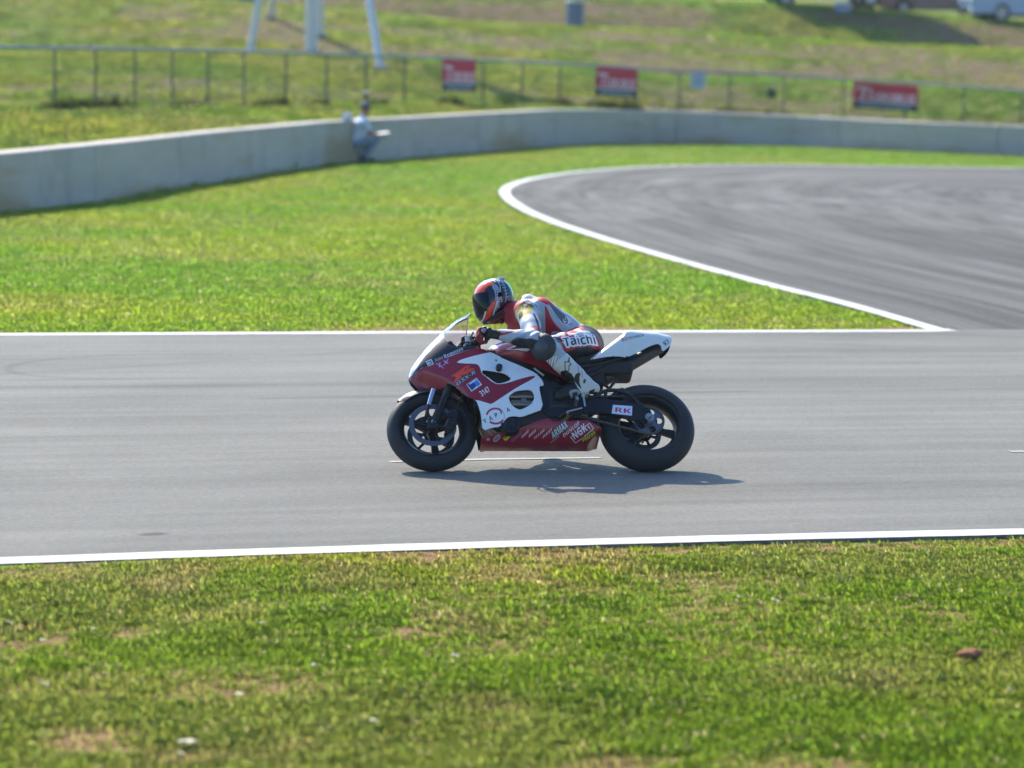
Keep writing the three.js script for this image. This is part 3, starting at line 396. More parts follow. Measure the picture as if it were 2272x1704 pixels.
function disc(parent, x, y, z, ro, ri, name = 'brake_disc') {
  const t = 0.0025, g = lathe([[ri, -t], [ro, -t], [ro, t], [ri, t], [ri, -t]], x, y, z, 72); const d = M(name, g, std(lin(0.16, 0.17, 0.19), 0.5, 0.9), parent);
  const arms = []; for (let k = 0; k < 6; k++) { const b = bx(0.018, ri - 0.03 + 0.008, 0.006, 0, (ri + 0.03) / 2, 0); b.rotateZ(k * 1.0472 + 0.3); b.translate(x, y, z); arms.push(b); const q = cyl([0, ri - 0.002, -0.006], [0, ri - 0.002, 0.006], 0.009, 0.009, 8); q.rotateZ(k * 1.0472 + 0.3); q.translate(x, y, z); arms.push(q); } arms.push(cyl([x, y, z - 0.004], [x, y, z + 0.004], 0.045, 0.045, 24));
  M('disc_carrier', merge(arms), blackMetal, d);
}
const fw = makeWheel('front_wheel', 0, 0.30, 0.238, 0.061, 0.046, 3), rw = makeWheel('rear_wheel', WB, 0.322, 0.226, 0.096, 0.072, 3);
disc(fw, 0, 0.30, 0.078, 0.157, 0.122); disc(fw, 0, 0.30, -0.078, 0.157, 0.122); disc(rw, WB, 0.322, -0.095, 0.11, 0.075);
{ // sprocket with teeth
  const s = new THREE.Shape(), n = 44; for (let k = 0; k < n * 2; k++) { const a = k * 3.14159 / n, r = k % 2 ? 0.104 : 0.096; k ? s.lineTo(Math.cos(a) * r, Math.sin(a) * r) : s.moveTo(r, 0); } for (let k = 0; k < 5; k++) { const h = new THREE.Path(); h.absarc(Math.cos(k * 1.2566) * 0.067, Math.sin(k * 1.2566) * 0.067, 0.023, 0, 6.2832, true); s.holes.push(h); }
  const g = new THREE.ExtrudeGeometry(s, { depth: 0.006, bevelEnabled: false }); g.translate(WB, 0.322, 0.098); M('sprocket', g, std(lin(0.2, 0.21, 0.22), 0.42, 0.9), rw); M('sprocket_carrier', cyl([WB, 0.322, 0.04], [WB, 0.322, 0.096], 0.05, 0.06, 24), blackMetal, rw); M('axle_nut', cyl([WB, 0.322, 0.1], [WB, 0.322, 0.168], 0.02, 0.02, 6), alu, rw); M('axle_plate', cyl([WB, 0.322, 0.14], [WB, 0.322, 0.156], 0.03, 0.03, 20), alu, rw); }
M('axle', cyl([0, 0.3, -0.128], [0, 0.3, 0.128], 0.014, 0.014, 16), alu, fw);
// front fork
{ const q = [[0.0129,0.5467,0.12],[-0.0248,0.4264,0.12],[-0.0462,0.3375,0.12]]; const fg = part('fork_guard', bike); M('guard', cyl(q[0], q[1], 0.017, 0.015, 12), std(lin(0.5, 0.55, 0.62), 0.25, 0.7), fg); M('guard_stay', cyl(q[1], q[2], 0.013, 0.011, 10), blackMetal, fg); }
for (const s of [1, -1]) {
  const z = 0.102 * s, f = part('fork_leg', bike);
  M('slider', cyl([-0.012, 0.262, z], [0.135, 0.605, z], 0.027, 0.027, 20), blackMetal, f); M('stanchion', cyl([0.128, 0.59, z], [0.155, 0.652, z], 0.0215, 0.0215, 18), std(lin(0.35, 0.2, 0.14), 0.25, 0.9), f); M('outer_tube', cyl([0.153, 0.65, z], [0.285, 0.955, z], 0.028, 0.03, 20), std(lin(0.12, 0.15, 0.2), 0.3, 0.8), f); M('dust_seal', cyl([0.15, 0.642, z], [0.157, 0.66, z], 0.031, 0.031, 20), std(lin(0.35, 0.04, 0.04), 0.5), f); M('axle_clamp', bx(0.07, 0.085, 0.04, -0.002, 0.296, z + 0.004 * s, 0.014), blackMetal, f);
  const c = part('brake_caliper', bike); const cb = bx(0.062, 0.15, 0.075, 0, 0, 0, 0.016); cb.rotateZ(-0.35); cb.translate(0.125, 0.315, 0.093 * s); M('caliper_body', cb, blackMetal, c); for (let k = 0; k < 2; k++) M('piston_cover', cyl([0.113 + 0.024 * k, 0.345 - 0.062 * k, 0.128 * s], [0.113 + 0.024 * k, 0.345 - 0.062 * k, 0.138 * s], 0.021, 0.019, 16), blackMetal, c); M('caliper_bracket', merge([cyl([0.02, 0.34, 0.1 * s], [0.11, 0.37, 0.09 * s], 0.012), cyl([0.015, 0.29, 0.1 * s], [0.12, 0.26, 0.09 * s], 0.012)]), blackMetal, c); M('brake_hose', tube([[0.14, 0.39, 0.105 * s], [0.2, 0.5, 0.12 * s], [0.17, 0.64, 0.13 * s], [0.22, 0.8, 0.1 * s]], 0.0055, 30, 6), dark, c);
}
function shellArc(cx, cy, r0, a0, a1, hw, drop, t = 0.004) { // mudguard: a curved shell over a tyre
  const N = 40, K = 12, P = [], I = []; for (const o of [0, 1]) for (let i = 0; i <= N; i++) for (let k = 0; k <= K; k++) { const a = a0 + (a1 - a0) * i / N, q = (k / K - 0.5) * 2, e = Math.min(1, Math.min(i, N - i) / 4), h = hw * (0.75 + 0.25 * e), r = r0 - drop * Math.abs(q) ** 2.4 - o * t; P.push(cx + Math.cos(a) * r, cy + Math.sin(a) * r, q * h); if (i && k) { const n = o * (N + 1) * (K + 1) + i * (K + 1) + k; o ? I.push(n, n - 1, n - K - 1, n - 1, n - K - 2, n - K - 1) : I.push(n, n - K - 1, n - 1, n - 1, n - K - 1, n - K - 2); } }
  const S = (N + 1) * (K + 1), e = []; for (let k = 0; k < K; k++) { e.push([k, k + 1], [N * (K + 1) + k, N * (K + 1) + k + 1]); } for (let i = 0; i < N; i++) e.push([i * (K + 1), (i + 1) * (K + 1)], [i * (K + 1) + K, (i + 1) * (K + 1) + K]); for (const [a, b] of e) I.push(a, b, b + S, a, b + S, a + S);
  const g = new THREE.BufferGeometry(); g.setAttribute('position', new THREE.Float32BufferAttribute(P, 3)); g.setIndex(I); g.computeVertexNormals(); return g; }
M('front_mudguard', shellArc(0, 0.3, 0.315, 0.25, 2.35, 0.078, 0.06), blackPaint, bike);
M('rear_hugger', shellArc(WB, 0.322, 0.338, 2.05, 3.0, 0.1, 0.05), blackPaint, bike);

// ---- bodywork panels: a side outline laid over the curved flank, with its own thickness
const RIDGE = [[-0.1433,0.7017],[-0.1196,0.7716],[-0.0776,0.8353],[-0.0135,0.9235],[0.0501,0.9944],[0.1135,1.0551],[0.1928,1.1231],[0.2806,1.1701]], WT = [[0,0.012],[0.02,0.05],[0.06,0.085],[0.15,0.125],[0.25,0.16],[0.35,0.19],[0.5,0.215],[0.7,0.22],[0.9,0.2],[1.2,0.18]], HT = [[0,0.03],[0.06,0.12],[0.15,0.2],[0.3,0.26],[0.5,0.3]], CREASE = [[-0.1374,0.7208],[-0.0497,0.7266],[0.0152,0.6781],[0.0664,0.6459],[0.1428,0.5793],[0.2257,0.5119],[0.3786,0.4141]], NX = RIDGE[0][0];
function flank(X, Y) { const W = tab(WT, X - NX), H = tab(HT, X - NX), t = clamp((tab(RIDGE, X) - Y) / H); let z = W * Math.sqrt(Math.max(0, t * (2 - t))); if (Y < 0.55) z *= 1 - 0.25 * (Math.min(0.4, 0.55 - Y) / 0.3) ** 1.5; const f = 1 - sstep(0, 1, (X - 0.12) / 0.16); z *= 1 - 0.7 * f * sstep(0, 1, (tab(CREASE, X) - Y) / 0.12); return z; }
function panel(outline, holes, zf, { cell = 0.006, thick = 0.0035, ridge = null, uv, dark = [0.002, 0.002], sm = 1, inset = 0 }) {
  const to = ridge ? (p => [p[0], -0.63 * Math.sqrt(Math.max(0, ridge(p[0]) - p[1]))]) : (p => p), back = ridge ? (p => [p[0], ridge(p[0]) - (p[1] / 0.63) ** 2]) : (p => p);
  const loops = [outline, ...holes].map(l => { l = smooth2(l, sm); const o = []; l.forEach((a, i) => { const b = l[(i + 1) % l.length], n = Math.max(1, Math.ceil(Math.hypot(b[0] - a[0], b[1] - a[1]) / 0.02)); for (let k = 0; k < n; k++) o.push(to([a[0] + (b[0] - a[0]) * k / n, a[1] + (b[1] - a[1]) * k / n])); }); return o; });
  let x0 = 1e9, x1 = -1e9, y0 = 1e9, y1 = -1e9; for (const p of loops[0]) { x0 = Math.min(x0, p[0]); x1 = Math.max(x1, p[0]); y0 = Math.min(y0, p[1]); y1 = Math.max(y1, p[1]); }
  x0 -= cell * 1.5; y0 -= cell * 1.5; const nx = Math.ceil((x1 - x0) / cell) + 3, ny = Math.ceil((y1 - y0) / cell) + 3, G = [], ok = [];
  const inside = (x, y) => inPoly(loops[0], x, y) && !loops.slice(1).some(l => inPoly(l, x, y));
  for (let j = 0; j < ny; j++) for (let i = 0; i < nx; i++) { let x = x0 + i * cell, y = y0 + j * cell, best = [1e9]; for (const l of loops) { const q = nearPoly(l, x, y); if (q[0] < best[0]) best = q; } if (best[0] < cell * 0.62) { x = best[1]; y = best[2]; ok.push(2); } else ok.push(inside(x, y) ? 1 : 0); G.push([x, y]); }
  const tri = []; const put = (a, b, c) => { if (!ok[a] || !ok[b] || !ok[c]) return; const mx = (G[a][0] + G[b][0] + G[c][0]) / 3, my = (G[a][1] + G[b][1] + G[c][1]) / 3; if (ok[a] + ok[b] + ok[c] === 6 && !inside(mx, my)) return; const ar = (G[b][0] - G[a][0]) * (G[c][1] - G[a][1]) - (G[c][0] - G[a][0]) * (G[b][1] - G[a][1]); if (Math.abs(ar) < 1e-9) return; tri.push(a, b, c); };
  for (let j = 0; j < ny - 1; j++) for (let i = 0; i < nx - 1; i++) { const a = j * nx + i; put(a, a + 1, a + nx + 1); put(a, a + nx + 1, a + nx); }
  const map = new Map(), P = [], U = []; const idx = a => { if (!map.has(a)) { map.set(a, P.length / 3); const p = back(G[a]); P.push(p[0], p[1], Math.max(0, zf(p[0], p[1]) - inset)); U.push(...uv(p[0], p[1])); } return map.get(a); };
  const I = tri.map(idx), g = new THREE.BufferGeometry(); g.setAttribute('position', new THREE.Float32BufferAttribute(P, 3)); g.setIndex(I); g.computeVertexNormals();
  const n = P.length / 3, N = g.attributes.normal, P2 = P.slice(), U2 = U.slice(), I2 = I.slice(); for (let i = 0; i < n; i++) { P2.push(P[i * 3] - N.getX(i) * thick, P[i * 3 + 1] - N.getY(i) * thick, Math.max(P[i * 3 + 2] > 0.001 ? 0.0005 : 0, P[i * 3 + 2] - N.getZ(i) * thick)); U2.push(...dark); }
  for (let k = 0; k < I.length; k += 3) I2.push(I[k] + n, I[k + 2] + n, I[k + 1] + n);
  const ed = new Map(); for (let k = 0; k < I.length; k += 3) for (const [a, b] of [[I[k], I[k + 1]], [I[k + 1], I[k + 2]], [I[k + 2], I[k]]]) { const r = `${b}_${a}`; if (ed.has(r)) ed.delete(r); else ed.set(`${a}_${b}`, [a, b]); }
  for (const [a, b] of ed.values()) { const k = P2.length / 3; for (const v of [a, b, b + n, a + n]) { P2.push(P2[v * 3], P2[v * 3 + 1], P2[v * 3 + 2]); U2.push(U2[v * 2], U2[v * 2 + 1]); } I2.push(k, k + 2, k + 1, k, k + 3, k + 2); }
  const o = new THREE.BufferGeometry(); o.setAttribute('position', new THREE.Float32BufferAttribute(P2, 3)); o.setAttribute('uv', new THREE.Float32BufferAttribute(U2, 2)); o.setIndex(I2); o.computeVertexNormals(); return o;
}
const mirror = g => { const m = g.clone(); m.scale(1, 1, -1); const I = m.index.array.slice(); for (let k = 0; k < I.length; k += 3) { const t = I[k]; I[k] = I[k + 1]; I[k + 1] = t; } m.setIndex(new THREE.BufferAttribute(I, 1)); m.computeVertexNormals(); return m; };
// ---- printing: text and shapes in metres of the panel
const RED = '#92142a', WHITE = '#e9edf0', BLK = '#14171b';
function printer(c, w, h, X0, X1, Y0, Y1) {
  const sx = w / (X1 - X0), sy = h / (Y1 - Y0), p = q => [(q[0] - X0) * sx, (Y1 - q[1]) * sy];
  const poly = (pts, col, n = 0) => { c.fillStyle = col; c.beginPath(); (n ? smooth2(pts, n) : pts).forEach((q, i) => i ? c.lineTo(...p(q)) : c.moveTo(...p(q))); c.closePath(); c.fill(); };
  const line = (pts, col, lw, closed) => { c.strokeStyle = col; c.lineWidth = lw * sx; c.lineJoin = 'round'; c.lineCap = 'round'; c.beginPath(); pts.forEach((q, i) => i ? c.lineTo(...p(q)) : c.moveTo(...p(q))); if (closed) c.closePath(); c.stroke(); };
  const text = (str, a, b, hgt, col, font = 'bold', fam = 'sans-serif', stroke, slant = 0) => { const A = p(a), B = p(b), L = Math.hypot(B[0] - A[0], B[1] - A[1]); c.save(); c.translate(...A); c.rotate(Math.atan2(B[1] - A[1], B[0] - A[0])); c.font = `${font} 100px ${fam}`; const m = c.measureText(str).width || 1; c.transform(1, 0, slant, 1, 0, 0); c.scale(L / m, hgt * sy / 74); if (stroke) { c.strokeStyle = stroke; c.lineWidth = 22; c.lineJoin = 'round'; c.strokeText(str, 0, 0); } c.fillStyle = col; c.fillText(str, 0, 0); c.restore(); };
  const dot = (q, r, col, ry = r, rot = 0) => { c.fillStyle = col; c.beginPath(); c.ellipse(...p(q), r * sx, ry * sy, rot, 0, 6.2832); c.fill(); };
  const arc = (q, rx, ry, a0, a1, lw, col) => { c.strokeStyle = col; c.lineWidth = lw * sx; c.lineCap = 'butt'; c.beginPath(); c.ellipse(...p(q), rx * sx, ry * sy, 0, a0, a1); c.stroke(); };
  return { poly, line, text, dot, arc, p };
}
const FX0 = -0.22, FX1 = 0.88, FY0 = 0.1, FY1 = 1.2, fuv = (x, y) => [(x - FX0) / (FX1 - FX0), (y - FY0) / (FY1 - FY0)];
const fairingTex = canvas(2048, 2048, (c, w, h) => {
  const k = printer(c, w, h, FX0, FX1, FY0, FY1); c.fillStyle = WHITE; c.fillRect(0, 0, w, h); c.fillStyle = BLK; c.fillRect(0, h - 20, 20, 20);
  // red flank with its spear
  k.poly([[-0.2208,0.6592],[-0.1442,0.6946],[-0.1143,0.693],[-0.0562,0.7259],[0.0291,0.747],[0.0882,0.7629],[0.2159,0.7969],[0.312,0.8228],[0.3703,0.7976],[0.3995,0.7799],[0.354,0.7701],[0.2643,0.7541],[0.1599,0.7258],[0.2001,0.7067],[0.2912,0.696],[0.3114,0.6838],[0.3218,0.6551],[0.3261,0.6201],[0.3597,0.5827],[0.4055,0.5411],[0.4349,0.5308],[0.5072,0.5435],[0.5995,0.5801],[0.6614,0.6013],[0.6888,0.6013],[0.6598,0.5735],[0.5657,0.5138],[0.4736,0.4533],[0.3881,0.3949],[0.3702,0.395],[0.28,0.4321],[0.2101,0.4189],[0.0116,0.5046]], RED, 1);
  // black upper side
  k.poly([[-0.12,0.6922],[-0.0784,0.748],[-0.0312,0.8194],[0.0239,0.8726],[0.096,0.9547],[0.1188,1.1936],[0.3965,1.1295],[0.3706,0.8045],[0.3118,0.8193],[0.252,0.8075],[0.2219,0.7998],[0.1328,0.7791],[0.0882,0.7629],[0.0291,0.747],[-0.0299,0.7296],[-0.0562,0.7259]], BLK, 0);
  k.poly([[-0.001,0.844],[0.0239,0.8726],[0.0956,0.9497],[0.1105,1.069],[-0.004,0.9091]], '#c98bb0', 0);
  k.poly([[-0.1327,0.7476],[-0.114,0.7109],[-0.0714,0.7699],[-0.0312,0.8194],[0.0055,0.8545],[-0.004,0.9091],[-0.0766,0.8738],[-0.1404,0.7859]], '#f2f4f6', 0);
  k.line([[-0.1086,0.6966],[-0.0729,0.742],[-0.0234,0.8067]], '#3a4450', 0.004);
  k.line([[0.0921,0.9001],[0.136,0.8525],[0.1938,0.8313],[0.2677,0.8269]], '#3c4a50', 0.005);
  k.text('Auto', ...[[0.0292,0.7505],[0.0854,0.767]], 0.024, '#c9d6dc', '', 'serif'); k.text('Remezzo', ...[[0.0913,0.7658],[0.2195,0.8105]], 0.028, '#c9d6dc', 'bold', 'serif');
  k.poly([[-0.0311,0.7698],[0.0071,0.7804],[0.0227,0.7344],[-0.0155,0.7259]], '#c3cfd2'); k.poly([[-0.0227,0.7633],[0.0037,0.7703],[0.0141,0.7396],[-0.0124,0.7321]], '#51616a'); k.text('R', ...[[-0.0166,0.7366],[0.0085,0.7442]], 0.018, '#cfdadd');
  k.text('LX', ...[[0.0477,0.7016],[0.1187,0.7224]], 0.034, '#b7a3d4', 'bold italic'); k.line([[0.0375,0.7384],[0.0823,0.6912]], '#b7a3d4', 0.005);
  k.poly([[0.1321,0.6231],[0.1861,0.6554],[0.2317,0.6877],[0.2553,0.6855],[0.2394,0.6627],[0.269,0.6634],[0.2864,0.6549],[0.256,0.637],[0.2227,0.6193],[0.1933,0.6196],[0.1953,0.5986],[0.1712,0.582],[0.1503,0.5686],[0.1447,0.5762],[0.1576,0.605],[0.1552,0.6158],[0.1309,0.6164]], '#f04a20');
  k.poly([[0.2187,0.6612],[0.237,0.6733],[0.2334,0.6598],[0.2151,0.6477]], RED);
  k.text('GSX-R', ...[[0.1615,0.5412],[0.2908,0.6234]], 0.026, '#aab6bc', 'bold italic', 'sans-serif', '#2a2024');
  k.poly([[0.2237,0.5435],[0.2921,0.5887],[0.3264,0.5326],[0.2555,0.4882]], '#dde6ee'); k.poly([[0.2281,0.5431],[0.2646,0.5672],[0.2923,0.5273],[0.2587,0.4959]], '#2a3f86'); k.poly([[0.2646,0.5672],[0.2903,0.582],[0.3163,0.5385],[0.2979,0.5203],[0.2866,0.5312]], '#3b86d0'); k.line([[0.2459,0.5448],[0.2854,0.5704]], '#e6edf4', 0.008); k.poly([[0.2886,0.508],[0.3249,0.5327],[0.2979,0.5203]], '#cfe0f0');
  k.text('3147', ...[[0.3218,0.4477],[0.3822,0.4826]], 0.042, '#e8e4ec', 'bold');
  // round logo and letters on the lower white panel
  const cc = [[0.408,0.3127]][0]; k.arc(cc, 0.058, 0.05, 3.3, 5.35, 0.013, '#c42c4a'); k.arc(cc, 0.058, 0.05, 0.55, 2.3, 0.013, '#c42c4a'); k.arc(cc, 0.058, 0.05, 5.4, 6.7, 0.002, '#7a3050');
  const L = ['Y', 'A', 'P', 'P', 'A'], B = [[0.3311,0.264],[0.3699,0.2802],[0.4062,0.3008],[0.4425,0.3215],[0.4876,0.3362]], E = [[0.3519,0.2716],[0.391,0.2889],[0.4273,0.3096],[0.4636,0.3303],[0.5087,0.3451]]; L.forEach((s, i) => k.text(s, B[i], E[i], 0.03, '#27323c', 'bold'));
  // screw and small vent plug, both flat marks
  k.dot([[0.4293,0.717]][0], 0.009, '#b8b0a2'); k.dot([[0.4291,0.7118]][0], 0.006, '#5a6e86');
  for (let i = 0; i < 260; i++) { const x = hash(i, 1, 5), y = hash(i, 2, 5); k.dot([0.35 + 0.5 * x, 0.2 + 0.5 * y], 0.0012 + 0.0016 * hash(i, 3, 5), 'rgba(90,86,78,0.35)'); }
});
const fairMat = std(0xffffff, 0.32, 0, { map: fairingTex, clearcoat: 0.5, clearcoatRoughness: 0.12 });
const fairOutline = [[-0.143,0.7127],[-0.1196,0.7756],[-0.0776,0.8493],[-0.0135,0.9375],[0.0501,1.0084],[0.1025,1.0183],[0.0988,0.953],[0.1122,0.8971],[0.1306,0.8611],[0.2235,0.8345],[0.3067,0.8372],[0.3551,0.7944],[0.4228,0.7658],[0.5011,0.7129],[0.6102,0.6638],[0.6931,0.624],[0.7271,0.5812],[0.7423,0.5275],[0.7061,0.532],[0.7098,0.4832],[0.7292,0.365],[0.6495,0.3338],[0.5762,0.3035],[0.5286,0.3118],[0.4927,0.3061],[0.4683,0.2854],[0.4466,0.253],[0.4254,0.2384],[0.3927,0.2386],[0.3182,0.2145],[0.3147,0.3099],[0.3017,0.3715],[0.2829,0.4287],[0.2234,0.4606],[0.156,0.5412],[0.125,0.5697],[0.0972,0.5839],[0.0847,0.5658],[0.0139,0.5869],[-0.08,0.5972],[-0.1287,0.6569]];
for (let i = 0; i < 6; i++) fairOutline[i][1] = tab(RIDGE, fairOutline[i][0]);
const intake = [[0.3302,0.6439],[0.3625,0.638],[0.4159,0.6288],[0.4721,0.6162],[0.4981,0.5987],[0.5233,0.5656],[0.4683,0.5422],[0.4262,0.5359],[0.4002,0.5548],[0.3603,0.5931],[0.3318,0.6161]], sideWindow = [[0.4971,0.4436],[0.5187,0.4623],[0.5509,0.4843],[0.6437,0.4972],[0.6627,0.4806],[0.6717,0.443],[0.66,0.4142],[0.6394,0.3883],[0.5732,0.3515],[0.5465,0.3615],[0.5203,0.3815],[0.5048,0.4093]];
const fairL = panel(fairOutline, [intake, sideWindow], flank, { ridge: X => tab(RIDGE, X), uv: fuv, cell: 0.0062 });
M('side_fairing', fairL, fairMat, bike).userData.label = 'left fairing painted red, white and black with sponsor lettering'; M('side_fairing', mirror(fairL), fairMat, bike);
{ const q = [[0.4439,0.6493]][0], z = flank(...q); M('crash_bobbin', merge([cyl([q[0], q[1], z - 0.02], [q[0], q[1], z + 0.035], 0.024, 0.021, 20), cyl([q[0], q[1], z + 0.035], [q[0], q[1], z + 0.037], 0.008, 0.008, 10)]), blackPaint, bike); }
// windscreen: clear bubble continuing the ridge
{ const P = [], I = [], n = 22, K = 20; for (let i = 0; i <= n; i++) { const X = tab([[0, RIDGE[4][0] + 0.02], [1, RIDGE[7][0]]], i / n), yr = tab(RIDGE, X) + 0.003, W = tab(WT, X - NX) * 0.92, H = 0.14 + 0.02 * i / n, lim = 1.12 - 0.25 * (i / n) ** 2; for (let k = 0; k <= K; k++) { const a = (k / K - 0.5) * 2 * lim; P.push(X, yr - H * (1 - Math.cos(a)), W * Math.sin(a)); if (i && k) { const q = i * (K + 1) + k; I.push(q, q - 1, q - K - 1, q - 1, q - K - 2, q - K - 1); } } }
  const g = new THREE.BufferGeometry(); g.setAttribute('position', new THREE.Float32BufferAttribute(P, 3)); g.setIndex(I); g.computeVertexNormals(); const w = M('windscreen', g, new THREE.MeshPhysicalMaterial({ color: lin(0.82, 0.76, 0.82), roughness: 0.06, transmission: 1, thickness: 0, ior: 1.5, side: THREE.DoubleSide }), bike);
  const top = []; for (let k = 0; k <= 20; k++) { const q = (n * (K + 1) + k) * 3; top.push([P[q], P[q + 1], P[q + 2]]); } M('screen_edge', tube(top, 0.004, 40, 6), std(lin(0.5, 0.42, 0.5), 0.2, 0, { clearcoat: 1 }), w);
  const sp = []; for (let i = 2; i <= n; i += 4) { const q = (i * (K + 1) + 10) * 3; sp.push([P[q], P[q + 1] + 0.003, P[q + 2]]); } M('screen_reflection', tube(sp, 0.0075, 30, 6), std(lin(0.42, 0.16, 0.3), 0.25, 0, { clearcoat: 1 }), w); }  // pink strip along the ridge stands in for a reflection on the screen
// belly pan: a V-shaped trough with real underside
{ const PR = [[0.172,0],[0.176,0.05],[0.195,0.09],[0.22,0.125],[0.25,0.15],[0.3,0.168]], Sx = [0]; for (let i = 1; i < PR.length; i++) Sx.push(Sx[i - 1] + Math.hypot(PR[i][0] - PR[i - 1][0], PR[i][1] - PR[i - 1][1])); const sOf = y => tab(PR.map((p, i) => [p[0], Sx[i]]), y);
  const top = [[0.3103,0.1971],[0.4605,0.2212],[0.5882,0.246],[0.6753,0.2821],[0.763,0.3094],[0.7743,0.2937],[0.792,0.2824],[0.84,0.2853],[1.0231,0.29],[1.1125,0.2423]], bot = [[0.3169,0.157],[1.0191,0.1549]].map(q => q[0]), xe = [[1.1125,0.2423]][0][0], xs = bot[0], xr = bot[1], yLow = x => x < xr ? PR[0][0] : PR[0][0] + (tab(top, x) - PR[0][0]) * ((x - xr) / (xe - xr)) ** 1.3;
  const BX0 = xs - 0.02, BX1 = xe + 0.02, ST = 0.32, tex = canvas(2048, 640, (c, w, h) => {
    const k = printer(c, w, h, BX0, BX1, 0, ST), S = l => l.map(q => [q[0], sOf(q[1])]); c.fillStyle = '#97182c'; c.fillRect(0, 0, w, h); c.fillStyle = BLK; c.fillRect(0, h - 12, 12, 12);
    k.dot(S([[0.3618,0.1905]])[0], 0.012, '#a9a4a6', 0.011); { const q = S([[0.4181,0.1937]])[0]; k.dot(q, 0.028, '#a9a8a8', 0.02, -0.8); k.dot(q, 0.02, '#7c7578', 0.012, -0.8); }
    k.poly(S([[0.4599,0.1938],[0.4852,0.2107],[0.5069,0.2012],[0.4792,0.1844]]), '#c3d023'); k.text('4', ...S([[0.4753,0.1907],[0.4922,0.1993]]), 0.024, '#3c4a18');
    k.line(S([[0.5238,0.186],[0.5773,0.2165]]), '#8f4a5c', 0.02); for (const [a, b] of [[1158, 971], [1174, 970], [1186, 973], [1205, 972]]) { /* short worn sponsor marks */ }
    for (const l of [[[0.5851,0.1956],[0.6306,0.2252]], [[0.6327,0.1994],[0.6784,0.2276]], [[0.6694,0.1924],[0.7381,0.2323]], [[0.7258,0.1957],[0.7859,0.2347]]]) { const q = S(l); for (let i = 0; i < 6; i++) { const t = i / 6, u = t + 0.1; k.line([[q[0][0] + (q[1][0] - q[0][0]) * t, q[0][1] + (q[1][1] - q[0][1]) * t], [q[0][0] + (q[1][0] - q[0][0]) * u - 0.004, q[0][1] + (q[1][1] - q[0][1]) * u + 0.012]], '#d9ccd0', 0.0045); } }
    k.text('ARMAX', ...S([[0.7922,0.1925],[0.8903,0.2488]]), 0.052, '#c9d3d6', 'bold italic', 'sans-serif', '#5a2430'); k.line(S([[0.7794,0.18],[0.8299,0.2035]]), '#b3a0a4', 0.004);
    k.text('DUNLOP', ...S([[0.8604,0.1978],[0.9685,0.2658]]), 0.026, '#d6ccd0', 'bold italic'); k.line(S([[0.9083,0.1998],[1.0317,0.2716],[1.0586,0.2399],[0.9448,0.1786]]), '#d6cdd2', 0.005, true); k.text('NGK', ...S([[0.9337,0.1896],[1.0198,0.2328]]), 0.058, '#dbe2ea', 'bold'); k.line(S([[1.0222,0.2517],[1.0346,0.2398]]), '#dbe2ea', 0.006);
    k.text('Vesrah', ...S([[0.9882,0.1811],[1.0752,0.2115]]), 0.034, '#d6cf2a', 'bold italic', 'sans-serif', '#4e3c14'); });
  const P = [], U = [], I = [], n = 70, K = 26, t = 0.004, rows = []; for (let i = 0; i <= n; i++) { const x = xs + (xe - xs) * i / n, yt = tab(top, x), yb = Math.min(yLow(x), yt - 0.004), lift = yb - PR[0][0]; for (const o of [0, 1]) for (let k = 0; k <= K; k++) { const q = (k / K - 0.5) * 2, s = Math.abs(q) * sOf(yt), y0 = tab(Sx.map((a, m) => [a, PR[m][0]]), s), z0 = tab(Sx.map((a, m) => [a, PR[m][1]]), s), y = Math.min(yt, Math.max(y0, yb)) + o * t, z = Math.sign(q) * Math.max(0, z0 - o * t); const nose = x - xs < 0.02 ? 1 - 0.06 * (1 - (x - xs) / 0.02) : 1; P.push(x, y, z * nose); U.push(...(o ? [0.001, 0.999] : [(x - BX0) / (BX1 - BX0), s / ST])); } }
  const R = 2 * (K + 1); for (let i = 1; i <= n; i++) for (const o of [0, 1]) for (let k = 1; k <= K; k++) { const a = i * R + o * (K + 1) + k, b = a - R; o ? I.push(a, b, a - 1, a - 1, b, b - 1) : I.push(a, a - 1, b, a - 1, b - 1, b); } for (let i = 1; i <= n; i++) for (const k of [0, K]) { const a = i * R + k, b = a - R, c = a + K + 1, d = b + K + 1; I.push(a, b, c, b, d, c); } for (const i of [0, n]) for (let k = 1; k <= K; k++) { const a = i * R + k; I.push(a, a - 1, a + K + 1, a - 1, a + K, a + K + 1); }
  const g = new THREE.BufferGeometry(); g.setAttribute('position', new THREE.Float32BufferAttribute(P, 3)); g.setAttribute('uv', new THREE.Float32BufferAttribute(U, 2)); g.setIndex(I); g.computeVertexNormals(); M('belly_pan', g, std(0xffffff, 0.34, 0, { map: tex, clearcoat: 0.5, clearcoatRoughness: 0.12, side: THREE.DoubleSide }), bike).userData.label = 'dark red belly pan with rows of sponsor stickers'; }
